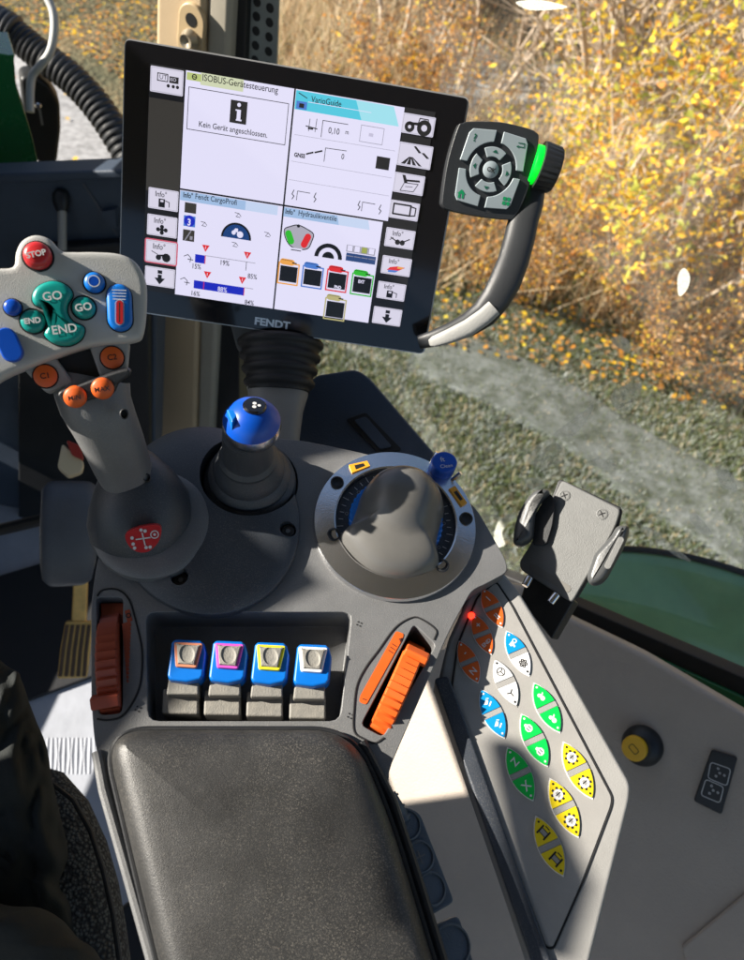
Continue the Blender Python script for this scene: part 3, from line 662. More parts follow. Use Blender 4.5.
# window 1
b = MB(); b.flat(M, [(x_main0, yd+g), (xd-g, yd+g), (xd-g, sy1-.0004), (x_main0, sy1-.0004)], .0010, E_W)
rect(b, (187, 72), (201, 82), .0011, E_GN); rect(b, (201, 72.5), (243, 92), .00105, em('lit_pale_green', 'c9cfae', .9)); c = ml((194.5, 77)); b.ring(M, c, .0011, .0018, .0013, E_K, 14); b.line(M, [(c[0]-.001, c[1]), (c[0]+.001, c[1])], .0005, .0013, E_K)
txt(b, 'ISOBUS-Gerätesteuerung', (202, 80.5), 8.4, sx=.92); frame(b, (189, 87), (284.8, 145), LT, .0013, E_K)
rect(b, (231, 99.5), (246, 125), .0013, E_K); c = ml((239.2, 105)); b.disc(M, c, .0013, .0015, E_W, 14); rect(b, (237.3, 109.5), (240.3, 120.5), .0015, E_W); rect(b, (236, 119), (241.5, 121.5), .0015, E_W); rect(b, (235.7, 109.3), (239, 111.3), .0015, E_W)
txt(b, 'Kein Gerät angeschlossen.', (198.5, 126.5), 7.6, sx=.92); b.build('display_window', screen)
# window 2
b = MB(); b.flat(M, [(xd+g, yd+g), (x_main1, yd+g), (x_main1, sy1-.0004), (xd+g, sy1-.0004)], .0010, E_W)
p0 = V((xd+g*1.5, sy1-.001)); wd = x_main1-p0.x
b.flat(M, [(p0.x, p0.y-.012), (p0.x+wd*.62, p0.y-.012), (p0.x+wd*.55, p0.y), (p0.x, p0.y)], .0011, E_CY)
b.flat(M, [(p0.x+wd*.62, p0.y-.012), (p0.x+wd*.97, p0.y-.012), (p0.x+wd*.9, p0.y), (p0.x+wd*.55, p0.y)], .0011, em('lit_pale_cyan', '9bdbe8', .9))
b.flat(M, [(p0.x+.001, p0.y-.0115), (p0.x+.0085, p0.y-.0115), (p0.x+.0085, p0.y-.0065), (p0.x+.001, p0.y-.0065)], .0012, E_LB); b.line(M, [(p0.x+.009, p0.y-.0062), (p0.x+wd*.7, p0.y-.0062)], .0004, .0013, E_W)
b.line(M, [(p0.x+.002, p0.y-.0015), (p0.x+.008, p0.y-.004)], .0006, .0013, E_K); b.flat(M, [(p0.x+.003, p0.y-.0105), (p0.x+.0065, p0.y-.0105), (p0.x+.0065, p0.y-.0078), (p0.x+.003, p0.y-.0078)], .0013, E_K)
txt(b, 'VarioGuide', (311, 102), 8, E_K)
ln(b, [(321, 137), (323, 120.5), (348, 124.5)], LT); txt(b, '0,10', (328, 133), 8.2); txt(b, 'm', (345, 134), 6)
ln(b, [(310, 119), (308.5, 131)], .0004); ln(b, [(317, 119), (315, 132)], .0004); ln(b, [(306, 126), (317, 129)], .0007); rect(b, (308, 127.5), (313, 130), .0013, E_K)
frame(b, (361.5, 125), (382, 145), LT*.8, .0013, E_GY); rect(b, (369, 133), (373, 137), .0012, em('lit_faint', 'c0bcd4', .9))
for a, c in (((294.5, 134.5), (395, 151)), ((291, 161), (391.5, 178)), ((289, 179.5), (389, 196))): ln(b, [a, c], .00022, E_GY, .0012)
txt(b, 'GNSS', (294, 156.5), 5.6, bold=.00012); ln(b, [(306.5, 154), (313, 152.5)], .0011); ln(b, [(315, 152.5), (322, 151)], .0011)
ln(b, [(324, 161.5), (325.6, 148), (346.5, 151)], LT); txt(b, '0', (341, 159), 7.5); rect(b, (377, 156), (388.5, 170.5), .0013, E_K)
for q in ((292, 190), (314, 193), (358, 201), (379, 205)):
    ln(b, [(q[0]+2, q[1]), (q[0], q[1]+4), (q[0]+2, q[1]+6), (q[0], q[1]+9)], .0006)
for q in ((297, 191), (362, 202)): ln(b, [(q[0]-.6, q[1]+9), (q[0]+.6, q[1]), (q[0]+13, q[1]+2.2)], LT)
b.build('display_window', screen)
# window 3
b = MB(); b.flat(M, [(x_main0, sy0+.0004), (xd-g, sy0+.0004), (xd-g, yd-g), (x_main0, yd-g)], .0010, E_W)
b.flat(M, [(x_main0+.0003, yd-.0075), (x_main0+.048, yd-.0075), (x_main0+.048, yd-.001), (x_main0+.0003, yd-.001)], .0011, E_BL)
b.flat(M, [(x_main0+.048, yd-.0075), (xd-.004, yd-.0075), (xd-.004, yd-.001), (x_main0+.048, yd-.001)], .0011, em('lit_pale_blue', 'bccbe6', .95))
txt(b, 'Info°', (183, 197), 7.2, sx=.8, bold=.00008); txt(b, 'Fendt CargoProfi', (195, 198.6), 7.6)
rect(b, (185, 202), (196, 214), .0012, E_DG); rect(b, (184, 215), (195, 227.5), .0012, E_LB); rect(b, (183.2, 229), (194, 242), .0012, E_DG); c = ml((189.5, 221)); b.disc(M, c, .0040, .0013, E_B, 20); txt(b, '3', (187.2, 225), 9.5, E_W, bold=.00015)
ln(b, [(185, 240), (191, 231)], .0008, E_GY); rect(b, (190, 236), (192.5, 240), .0014, E_GY)
c = ml((236, 238.5)); b.disc(M, c, .0112, .0012, E_K, 20, 0, 180); b.disc(M, c, .0098, .0013, em('lit_deep_blue', '17407e', .8), 20, 0, 180); b.flat(M, [(c[0]-.0112, c[1]), (c[0]-.0095, c[1]), (c[0]-.0085, c[1]+.003)], .0013, E_K)
b.disc(M, (c[0]-.002, c[1]+.0040), .0016, .0015, E_W, 10); b.disc(M, (c[0]+.0028, c[1]+.0032), .0024, .0015, E_W, 12); b.flat(M, [(c[0]-.003, c[1]+.0045), (c[0]+.001, c[1]+.0045), (c[0]+.001, c[1]+.0072), (c[0]-.001, c[1]+.0072)], .0015, E_W)
for q in ((238, 214.5), (204, 223.5), (267.5, 234), (235, 244)):
    ln(b, [(q[0]-3, q[1]-2), (q[0]+1, q[1]-1), (q[0]+3, q[1]+2)], .0004); ln(b, [(q[0]-2, q[1]+2), (q[0]+2, q[1]+3)], .0004); ln(b, [(q[0]+1, q[1]-1), (q[0]-2, q[1]+2)], .0003)
for q in ((205.8, 248), (247.5, 255), (207.5, 274.5), (242.4, 280)):
    b.flat(M, [ml((q[0]-3.6, q[1]-3.5)), ml((q[0]+3.9, q[1]-2.4)), ml((q[0]-.4, q[1]+4))], .0013, E_RD); ln(b, [(q[0], q[1]-1.5), (q[0]-.3, q[1]+1)], .0004, E_W, .0014)
A_ = ml((195.3, 254)); h8 = 8.2*.53/f; b.flat(M, [(A_[0], A_[1]-h8), (A_[0]+.0072, A_[1]-h8), (A_[0]+.0072, A_[1]), (A_[0], A_[1])], .0012, E_B); b.line(M, [(A_[0]+.0076, A_[1]-h8), (A_[0]+.0076, A_[1])], .0006, .0013, E_RD)
b.line(M, [(A_[0]+.0075, A_[1]), (A_[0]+.045, A_[1])], .0004, .0012, E_GY); b.line(M, [(A_[0]+.0385, A_[1]-.0062), (A_[0]+.0385, A_[1])], .0004, .0012, E_K)
txt(b, '15%', (191.5, 268), 7.4); txt(b, '19%', (219.5, 264.5), 7.6); txt(b, '85%', (247.5, 278), 7.4)
A_ = ml((194, 280)); b.flat(M, [(A_[0], A_[1]-h8), (A_[0]+.0385, A_[1]-h8), (A_[0]+.0385, A_[1]), (A_[0], A_[1])], .0012, E_B); b.line(M, [(A_[0]+.0076, A_[1]-h8), (A_[0]+.0076, A_[1])], .0005, .0013, E_RD); b.line(M, [(A_[0]+.0385, A_[1]), (A_[0]+.045, A_[1])], .0004, .0012, E_GY); b.line(M, [(A_[0]+.0383, A_[1]-h8), (A_[0]+.0383, A_[1])], .0005, .0013, E_RD)
txt(b, '88%', (217.5, 291), 7.4, E_W); txt(b, '16%', (190.5, 295), 7.4); txt(b, '84%', (244.5, 304), 7.4)
for q in ((184, 256), (180.5, 279)): ln(b, [(q[0], q[1]), (q[0]+4, q[1]-1.5), (q[0]+7, q[1]+2), (q[0]+6, q[1]+6)], .0005); ln(b, [(q[0]+4, q[1]+3), (q[0]+9, q[1]+4)], .0006)
b.build('display_window', screen)
# window 4
b = MB(); b.flat(M, [(xd+g, sy0+.0004), (x_main1-.0035, sy0+.0004), (x_main1-.0035, yd-g), (xd+g, yd-g)], .0010, E_W)
b.flat(M, [(xd+g, yd-.0075), (xd+.042, yd-.0075), (xd+.040, yd-.001), (xd+g, yd-.001)], .0011, E_BL); b.flat(M, [(xd+.042, yd-.0075), (x_main1-.0125, yd-.0075), (x_main1-.0145, yd-.001), (xd+.040, yd-.001)], .0011, MATS['lit_pale_blue'])
txt(b, 'Info°', (285, 213.5), 7.2, sx=.8, bold=.00008); txt(b, 'Hydraulikventile', (298, 215.2), 7.6)
sh = cat_closed([ml(q) for q in ((284, 229), (290, 226), (298, 224.5), (307, 228.5), (314, 234), (312, 242), (308, 249), (298, 250), (290, 246), (285, 238))], 3); b.flat(M, sh, .0012, E_K); b.flat(M, inset(sh, .0007), .0013, em('lit_shield_grey', 'a9a6b4', .9))
b.flat(M, capsule(ml((288.5, 233.5)), ml((291, 241)), .0024), .0014, E_G); b.flat(M, capsule(ml((308, 237)), ml((304, 244.5)), .0024), .0014, E_RD); rect(b, (292, 247.5), (302, 250.5), .0014, E_W); rect(b, (291, 249), (301, 251.5), .0015, E_K); c = ml((298.5, 226)); b.disc(M, c, .0012, .0014, E_K, 10)
c = ml((328, 258)); b.disc(M, c, .0105, .0012, E_K, 20, 0, 180); b.disc(M, c, .0075, .0013, E_W, 20, 0, 180); b.disc(M, c, .0045, .0014, E_K, 16, 0, 180)
for i, m_ in enumerate((E_W, E_W, mat('lit_olive', (.02, .02, .02), .3, emit='6d7434', estr=.8), E_W)):
    a = (347+7.2*i, 244.5+1.1*i); rect(b, a, (a[0]+6, a[1]+8), .0013, E_GY); rect(b, (a[0]+.8, a[1]+.5), (a[0]+5.2, a[1]+7), .0014, m_); rect(b, (a[0]-.5, a[1]+8), (a[0]+6.3, a[1]+17), .0013, em('lit_slate', '2e4a80', .8)); ln(b, [(a[0], a[1]+11), (a[0]+6, a[1]+12)], .0005, E_GY, .0014)
for i, (a, m_, t_) in enumerate((((279.5, 257), E_OR, ''), ((303.5, 260.5), E_LB, ''), ((328, 264), E_RD, 'PND'), ((353, 268), E_G, 'EXT'), ((326, 292.5), em('lit_tan', 'b5ad77', .9), ''))):
    q = (a[0]+17.5, a[1]+29.5); frame(b, (a[0], a[1]+5), (q[0], q[1]-1), .0010, .0012, m_); rect(b, (a[0]+1.2, a[1]+8), (q[0]-.8, q[1]-3.5), .0014, E_K)
    b.flat(M, capsule(ml((a[0]+3.5, a[1]+4.2)), ml((a[0]+12.5, a[1]+5.8)), .0022), .0014, m_); ln(b, [(a[0]+13, a[1]+5.8), (a[0]+17, a[1]+6.6)], .0009, E_K, .0015); ln(b, [(a[0]+2, a[1]+2.2), (a[0]+13, a[1]+4)], .0003, E_K, .0015)
    if t_: txt(b, t_, (a[0]+6, a[1]+24) if i == 2 else (a[0]+5, a[1]+14.5), 4.6, E_W, z=.0016, bold=.0001)
b.build('display_window', screen)
# soft keys
def key(a, q, kind, red=False):
    b = MB(); p = ml(a); r_ = ml(q); w = abs(r_[0]-p[0]); hh = abs(p[1]-r_[1])
    rr = rnd([(p[0], r_[1]), (r_[0], r_[1]), (r_[0], p[1]), (p[0], p[1])], .001, 3)
    if red: b.flat(M, inset(rr, -.0008), .0011, E_PK)
    b.flat(M, inset(rr, .0002), .0012, E_KEY); b.line(M, inset(rr, .0009), .0002, .0013, E_GY, closed=True)
    c = ((p[0]+r_[0])/2, (p[1]+r_[1])/2); X = lambda u, v_: (c[0]+u*w/2, c[1]+v_*hh/2); z = .0014
    if kind.startswith('i'): b.text(M, 'Info°', X(-.55, .25)[0], X(0, .22)[1], z, hh*.36, E_K, sx=.85, bold=.00004)
    k = kind[-1]
    if k == 'f': b.flat(M, [X(-.3, -.75), X(.12, -.75), X(.12, .05), X(-.3, .05)], z, E_K); b.flat(M, [X(-.18, -.25), X(.02, -.25), X(.02, -.05), X(-.18, -.05)], z+.0001, E_KEY); b.line(M, [X(.15, -.1), X(.4, -.2), X(.4, -.65)], .0006, z, E_K)
    if k == 'g':
        for i in range(4): b.disc(M, X(.25*math.cos(i*1.571), -.35+.28*math.sin(i*1.571)), w*.07, z, E_K, 8)
        b.disc(M, X(0, -.35), w*.07, z, E_K, 8)
    if k == 't': b.disc(M, X(-.15, -.5), w*.09, z, E_K, 10); b.disc(M, X(.35, -.45), w*.14, z, E_K, 10); b.flat(M, [X(-.2, -.4), X(.3, -.35), X(.3, -.15), X(-.15, -.25)], z, E_K); b.line(M, [X(-.6, .0), X(-.2, -.25)], .0005, z, E_K)
    if k == 'a': b.flat(M, [X(-.15, .7), X(.15, .7), X(.15, .35), X(-.15, .35)], z, E_K); b.flat(M, [X(-.13, .25), X(.13, .25), X(.13, -.1), X(-.13, -.1)], z, E_K); b.flat(M, [X(-.35, -.1), X(.35, -.1), X(0, -.75)], z, E_K)
    if k == 'T':
        b.ring(M, X(-.5, -.3), w*.05, w*.15, z, E_K, 16); b.ring(M, X(.38, -.22), w*.09, w*.22, z, E_K, 18); b.flat(M, [X(-.65, -.1), X(.2, -.05), X(.2, .25), X(-.6, .15)], z, E_K); b.line(M, [X(-.02, .1), X(.05, .65), X(.55, .65), X(.6, .1)], .0007, z, E_K)
    if k == 's': b.flat(M, [X(-.15, .75), X(-.02, .8), X(.35, .3), X(.2, .25)], z, E_K); b.flat(M, [X(.35, .3), X(.5, .35), X(.85, -.05), X(.7, -.1)], z, E_K); [b.flat(M, [X(-.75+i*.35, -.8), X(-.5+i*.33, -.8), X(-.25+i*.05, -.15), X(-.32+i*.05, -.15)], z, E_K) for i in range(4)]
    if k == 'n': b.flat(M, [X(-.5, .8), X(-.3, .8), X(-.1, .1), X(-.3, .0)], z, E_K); b.line(M, [X(-.3, .05), X(.6, .1), X(.35, -.7), X(-.5, -.75), X(-.3, .05)], .0005, z, E_K); b.flat(M, [X(-.25, .2), X(.7, .3), X(.65, .5), X(-.2, .4)], z, E_K); b.line(M, [X(-.2, -.3), X(.25, -.25)], .0004, z, E_K)
    if k == 'm': b.line(M, [X(-.75, -.5), X(.4, -.5), X(.4, .6), X(-.75, .6)], .0012, z, E_K, closed=True); b.line(M, [X(.45, .5), X(.75, .4), X(.75, -.4), X(.45, -.5)], .0009, z, E_K)
    if k == 'v': [b.disc(M, X(u, -.4), w*.09, z, E_K, 8) for u in (-.12, .2)]; b.line(M, [X(-.6, -.0), X(-.15, -.35)], .0008, z, E_K); b.line(M, [X(.65, .05), X(.2, -.35)], .0008, z, E_K); b.line(M, [X(-.65, -.25), X(-.45, .0)], .0005, z, E_K)
    if k == 'c': b.flat(M, [X(-.6, -.55), X(.2, -.45), X(.6, -.05), X(.1, 0), X(-.4, -.2)], z, E_RD); b.flat(M, [X(-.5, -.75), X(0, -.7), X(.2, -.45), X(-.5, -.5)], z+.0001, E_LB); b.flat(M, [X(.1, -.25), X(.45, -.2), X(.5, -.05), X(.1, -.02)], z+.0001, E_OR)
    if k == 'I': 
        frame2 = [X(-.55, -.05), X(.05, -.05), X(.05, .5), X(-.55, .5)]; b.line(M, frame2, .0006, z, E_K, closed=True); b.text(M, 'UT', X(-.45, 0)[0], X(0, .08)[1], z, hh*.25, E_K)
        b.flat(M, [X(.15, -.1), X(.7, -.1), X(.7, .4), X(.15, .4)], z, E_K); b.text(M, 'ISO', X(.18, 0)[0], X(0, .06)[1], z+.0001, hh*.18, E_KEY); [b.disc(M, X(u, -.35), w*.05, z, E_K, 8) for u in (.1, .4, .65)]
    return b.build('soft_key', screen)
key((150.5, 65), (183, 97), 'I'); key((148.5, 186.5), (178, 212.5), 'if'); key((147.3, 213), (176.8, 239), 'ig'); key((146, 238.5), (176, 265.5), 'it', True); key((145, 265), (174.5, 289), 'a')
key((403.3, 112), (433, 138), 'T'); key((399.5, 141), (430, 170.5), 's'); key((395, 171.3), (422.5, 196.5), 'n'); key((391, 199), (417.5, 222), 'm'); key((386.5, 226.5), (413, 250.5), 'iv'); key((382.8, 254.5), (409.5, 277.5), 'ic'); key((378.4, 280.3), (404, 302), 'if'); key((374, 305.5), (400, 327), 'a')
# mount: bracket, bellows, post
b = MB(); p = [M.l(*q, -.036) for q in ((231, 322), (318, 334), (306, 366), (296, 364), (246, 356), (238, 348))]; b.prism(M, rnd(p, .003, 3), -.062, -.030, mat('bracket_grey', (.11, .11, .11), .4, bump=.1, var=.1)); b.build('mounting_bracket', mon, bevel=.002)
arm = thing('terminal_mount', 'ribbed black rubber bellows on a light grey post under the display', 'mounting post', K.P(275, 440))
b = MB(); sp = []
base_d = .585
for i in range(33):
    t = i/32; y = 340+t*52; w = 42-t*10; w += (1.8 if (i % 8) in (2, 3, 4) else -1.5 if (i % 8) in (6, 7, 0) else 0); sp.append((281-t*2, y, base_d-.004*t, w, .8))
pxloft(sp, RUB, b, 32); b.build('bellows', arm, sharp=80)
b = MB(); pxloft([(278, 388, .585, 31, .8), (278, 393, .584, 30, .8), (276, 410, .582, 27, .8), (274, 450, .575, 24, .8), (273, 480, .57, 24, .8)], LGREY, b, 28, 2.6); b.build('post', arm, sharp=80)

# ------------------------------------------------------------------ grab handle with keypad
kp = thing('remote_keypad_handle', 'dark grey navigation keypad on curved grab handle right of display', 'keypad handle', M.P(490, 170, .01))
Q = Fr(M.P(490, 170, .012), M.n+V((.03, 0, .03)), M.ex)
c0 = Q.l(490.4, 169.8)
ko = [(458, 127), (463, 123), (470, 121.5), (500, 122), (527, 128), (536, 132), (539, 139), (534, 168), (526, 196), (515, 217), (508, 220), (478, 216.5), (452, 211), (443, 206), (442.5, 196), (448, 160)]
p = cat_closed(Q.ls(ko), 4); KPM = mat('keypad_dark_grey', (.022, .024, .027), .42, bump=.15, bscale=1500, var=.08)
b = MB(); b.prism(Q, p, -.018, 0, KPM); b.build('keypad_body', kp, bevel=.0025, seg=4)
KEYM = mat('pale_grey_key', (.29, .34, .37), .35, var=.04)
sc_ = .512/f
def sector(r0, r1, a0, a1, n=10): return [(c0[0]+r1*math.cos(R_(a0+(a1-a0)*i/n)), c0[1]+r1*math.sin(R_(a0+(a1-a0)*i/n))) for i in range(n+1)]+[(c0[0]+r0*math.cos(R_(a1-(a1-a0)*i/n)), c0[1]+r0*math.sin(R_(a1-(a1-a0)*i/n))) for i in range(n+1)]
tilt = -4
for i in range(4):
    k = MB(); a = i*90+tilt; k.prism(Q, sector(12*sc_, 21.2*sc_, a-33, a+33), 0, .0016, KEYM); o = k.build('arrow_key', kp, bevel=.0005)
    k = MB(); c = V((c0[0]+17*sc_*math.cos(R_(a)), c0[1]+17*sc_*math.sin(R_(a)))); dd = V((math.cos(R_(a)), math.sin(R_(a)))); nn = V((-dd.y, dd.x)); k.flat(Q, [c+dd*.0013, c+nn*.002-dd*.0008, c-nn*.002-dd*.0008], .0018, mat('dark_green_print', (.0, .09, .05), .5)); k.build('arrow', o)
k = MB(); k.lathe(Q, c0, [(8*sc_, 0), (8*sc_, .0015), (7*sc_, .002), (0, .0022)], KEYM, 28); o = k.build('ok_key', kp); k = MB(); k.text(Q, 'OK', c0[0], c0[1]-.0015, .0024, .0042, INK, rot=R_(-8), align='CENTER', bold=.0001); k.build('lettering', o)
for i, (sxx, syy, sym) in enumerate(((-1, 1, '?'), (1, 1, 'back'), (1, -1, 'win'), (-1, -1, 'home'))):
    W_ = 33.5*sc_; H_ = 37.5*sc_; g_ = 3.6*sc_; rr = 25.5*sc_
    pts = []; aa0 = math.asin(g_/rr); aa1 = math.pi/2-aa0
    for j in range(11):
        a = aa0+(aa1-aa0)*j/10; pts.append((rr*math.cos(a), rr*math.sin(a)))
    pts += [(g_, H_*.96), (W_*.80, H_*.90), (W_*.90, H_*.78), (W_*.98, g_)]
    pts = [(c0[0]+sxx*x*(1.0 if syy > 0 else .97)+syy*y_*.0-.0*y_, c0[1]+syy*y_) for x, y_ in pts]
    # the block leans with the body
    pts = [(c0[0]+(x-c0[0])+(y_-c0[1])*.07, y_-(x-c0[0])*.02) for x, y_ in pts]
    k = MB(); k.prism(Q, pts, 0, .0016, KEYM); o = k.build('corner_key', kp, bevel=.0005)
    cx = c0[0]+sxx*23.5*sc_+syy*26*sc_*.07; cy = c0[1]+syy*26.5*sc_
    k = MB(); DG = MATS['dark_green_print']; GB = mat('bright_green_print', (.0, .25, .09), .5)
    if sym == '?': k.text(Q, '?', cx, cy-.0025, .0018, .0068, DG, align='CENTER', bold=.00015)
    if sym == 'back': k.line(Q, [(cx-.002, cy+.0012), (cx+.0025, cy+.0012), (cx+.0025, cy-.0012), (cx-.002, cy-.0012)], .0006, .0018, DG); k.flat(Q, [(cx-.0032, cy-.0012), (cx-.0015, cy-.0002), (cx-.0015, cy-.0022)], .0018, DG)
    if sym == 'home': k.flat(Q, [(cx-.003, cy), (cx+.003, cy), (cx, cy+.003)], .0018, GB); k.flat(Q, [(cx-.002, cy-.003), (cx-.0006, cy-.003), (cx-.0006, cy), (cx-.002, cy)], .0018, GB); k.flat(Q, [(cx+.0006, cy-.003), (cx+.002, cy-.003), (cx+.002, cy), (cx+.0006, cy)], .0018, GB)
    if sym == 'win': [k.flat(Q, [(cx+u, cy+v_), (cx+u+.0024, cy+v_), (cx+u+.0024, cy+v_+.0024), (cx+u, cy+v_+.0024)], .0018, GB) for u in (-.0027, .0003) for v_ in (-.0027, .0003)]
    k.build('symbol', o)
# handle bar
b = MB(); pxloft([(528, 190, .535, 17, .7), (526, 205, .535, 17, .7), (523, 222, .534, 15, .75), (519, 240, .533, 15.5, .75), (513, 262, .532, 15.5, .75), (505, 282, .53, 16, .75), (495, 300, .532, 15, .75), (484, 314, .534, 14, .75), (468, 325, .536, 12, .75), (450, 333, .538, 10, .8), (432, 339, .541, 8, .8), (420, 342, .545, 7, .8)], KPM, b, 28, 2.6); b.build('handle_bar', kp, sharp=80)
b = MB(); pxloft([(494, 308, .523, 8.5, .5), (484, 317, .524, 8.5, .55), (468, 328, .527, 8.5, .55), (450, 336, .530, 7.3, .6), (434, 341.5, .534, 5.6, .6), (430, 342.7, .536, 3.5, .6)], mat('handle_insert', (.30, .30, .29), .45, bump=.2), b, 20, 2.6); b.build('pale_insert', kp, sharp=80)
# knob with green lit ring
axd = (M.ex+M.ey*-.12).normalized(); kc = pt(537, 165, .52)
KN = Fr(kc, axd, M.ey)
b = MB(); b.lathe(KN, (0, 0), [(.0128, -.004), (.0135, -.003), (.0135, .0005)], mat('lit_green_ring', (.0, .35, .03), .3, emit='00e020', estr=.45), 32); b.build('green_lit_ring', kp)
b = MB(); rs = []
for r, z in ((.0138, .0006), (.0165, .0008), (.0168, .002), (.0160, .013), (.0148, .0145), (.010, .0148)):
    rs.append([KN.w((r-(.0007 if (i % 3 == 0 and .001 < z < .0135) else 0))*math.cos(2*math.pi*i/72), (r-(.0007 if (i % 3 == 0 and .001 < z < .0135) else 0))*math.sin(2*math.pi*i/72), z) for i in range(72)])
b.rings(rs, BLACK); b.build('ribbed_knob', kp, sharp=25)

# ================================================================== PHONE HOLDER
PH = Fr(pt(570, 540, .50), (C-pt(570, 540, .50)).normalized()+V((-.25, 0, .25)), pt(621, 508, .50)-pt(562, 479, .50))
ph = thing('phone_holder', 'empty grey phone holder with two side clamps beside the window', 'phone holder', PH.P(550, 600, -.02))
HG = mat('holder_grey', (.105, .107, .105), .5, bump=.3, bscale=1400, var=.12, vscale=70)
b = MB(); b.prism(PH, rnd(PH.ls([(562, 479.5), (621, 509), (617, 523), (612, 534), (572, 603), (521, 570), (519, 562), (530, 545)]), .003, 3), -.004, 0, HG); b.build('cradle', ph, bevel=.0012)
b = MB(); b.prism(PH, rnd(PH.ls([(559, 478), (623, 508), (618, 530), (576, 600), (524, 570)], -.004), .003, 3), -.010, -.0045, BLACK); b.build('back_plate', ph, bevel=.001)
k = MB(); k.prism(PH, capsule(PH.l(533, 568), PH.l(567, 588.5), .0026), -.001, .0003, mat('slot_brown', (.10, .095, .085), .6)); k.build('grip_strip', ph)
for q in ((564.5, 495.5), (602, 514)):
    k = MB(); c = PH.l(*q); k.lathe(PH, c, [(.0040, 0), (.0040, .0004), (.0030, .0006), (.0028, .0002), (0, .0002)], HG, 20); k.line(PH, [(c[0]-.0015, c[1]-.0015), (c[0]+.0015, c[1]+.0015)], .0006, .0006, GAP); k.line(PH, [(c[0]-.0015, c[1]+.0015), (c[0]+.0015, c[1]-.0015)], .0006, .0006, GAP); k.build('screw', ph)
CL = mat('clamp_grey', (.06, .063, .065), .35, bump=.1, var=.1, vscale=60)
# clamps: curved wings standing up beside the cradle
def clamp(pts, dz, tk):
    b = MB(); rs = []
    for (x, y, z, w) in pts:
        c = PH.l(x, y, z); rs.append(PH.w(c[0], c[1], z))
    return rs
b = MB(); o = cat_closed(PH.ls([(545, 489), (549, 492), (541, 500), (535, 511), (533, 526), (531, 538), (522, 545), (514.5, 545), (513, 537), (516, 520), (523, 504), (534, 491)], .012), 4); rs = [[PH.w(p.x, p.y, z) for p in inset(o, i)] for i, z in ((.002, .0), (.0003, .004), (0, .010), (.0008, .0135), (.0025, .0152), (.004, .0156))]; b.rings(rs, CL); b.build('side_clamp', ph, sharp=60)
b = MB(); o = rnd(PH.ls([(548, 492), (556, 500), (553, 525), (547, 545), (533, 546), (533, 520)], .003), .003, 3); b.prism(PH, o, .0003, .0045, BLACK); b.build('clamp_pad', ph, bevel=.001)
b = MB(); o = cat_closed(PH.ls([(617, 526), (626, 525), (629, 529), (624, 545), (615, 562), (606, 578), (598, 584), (590, 584), (587, 576), (591, 563), (595, 553), (604, 543), (611, 535)], .012), 4); rs = [[PH.w(p.x, p.y, z) for p in inset(o, i)] for i, z in ((.002, -.006), (.0003, .002), (0, .009), (.0008, .0125), (.0025, .0145), (.004, .0150))]; b.rings(rs, CL); b.build('side_clamp', ph, sharp=60)
b = MB(); b.prism(PH, capsule(PH.l(621, 540, .015), PH.l(608, 566, .015), .0022), .0130, .0157, HG); b.build('pale_clamp_insert', ph, bevel=.0006)
for (x, y), (x2, y2) in (((530, 577), (525, 586)), ((557, 594), (550, 603))):
    b = MB(); b.tube([PH.P(x, y, .001), PH.P((x+x2)/2, (y+y2)/2, .002), PH.P(x2, y2, .003)], .0028, CHROME, 14); b.build('foot_pin', ph, bevel=.0006)
b = MB(); b.prism(PH, PH.ls([(528, 572), (575, 600), (552, 640), (520, 600)], -.012), -.04, -.012, BLACK); b.build('mounting_arm', ph, bevel=.002)

# ================================================================== CAB
T2 = Fr(pt(640, 750, .78), (V((-.55, -.55, .62))), V((.7, -.7, 0)))
wall = thing('cab_side_wall', 'grey-beige grained plastic cab side wall below the window', 'wall panel', T2.P(640, 800))
b = MB()
W3 = T2
upper = [(520, 585), (565, 616), (640, 652), (742, 712), (800, 745), (900, 1100), (560, 1300), (330, 1100), (330, 560)]
b.prism(T2, rnd(T2.ls(upper), .01, 3), -.03, 0, WALL); b.build('side_panel', wall, bevel=.014, seg=5)
b = MB(); b.prism(T2, T2.ls([(682, 945), (760, 880), (800, 1000), (700, 1010)]), 0, .006, WALL); b.build('moulded_step', wall, bevel=.003)
# sill and window
sa = pt(560, 605, 1.0); sb = pt(732, 690, .83)
sd = (sb-sa).normalized(); hn = V((sd.x, sd.y, 0)).normalized(); gn = V((hn.y, -hn.x, 0)); 
if gn.dot(C-sa) < 0: gn = -gn
gn = (gn+V((0, 0, .22))).normalized()     # pane leans outwards at its head
G = Fr(sa, gn, sd); print('G depth', [(q, round((G.P(*q)-C).dot(F), 3)) for q in ((240, 40), (732, 40), (550, 165), (430, 460), (570, 540), (560, 605))])
win = thing('side_window', 'large clear cab side window with painted pale reflections, looking out on autumn bushes', 'window', G.P(560, 610))
glass = bpy.data.materials.new('window_glass'); glass.use_nodes = True; nt = glass.node_tree; N = nt.nodes; L = nt.links; N.remove(N['Principled BSDF'])
tr = N.new('ShaderNodeBsdfTransparent'); tr.inputs[0].default_value = (.93, .97, .95, 1); gl_ = N.new('ShaderNodeBsdfGlossy'); gl_.inputs['Roughness'].default_value = .02
fre = N.new('ShaderNodeFresnel'); fre.inputs[0].default_value = 1.45; mx = N.new('ShaderNodeMixShader'); L.new(fre.outputs[0], mx.inputs[0]); L.new(tr.outputs[0], mx.inputs[1]); L.new(gl_.outputs[0], mx.inputs[2])
df = N.new('ShaderNodeBsdfDiffuse'); df.inputs[0].default_value = (.75, .78, .75, 1); tc = N.new('ShaderNodeTexCoord'); ns = N.new('ShaderNodeTexNoise'); ns.inputs['Scale'].default_value = 4; ns.inputs['Detail'].default_value = 9; ns.inputs['Roughness'].default_value = .7
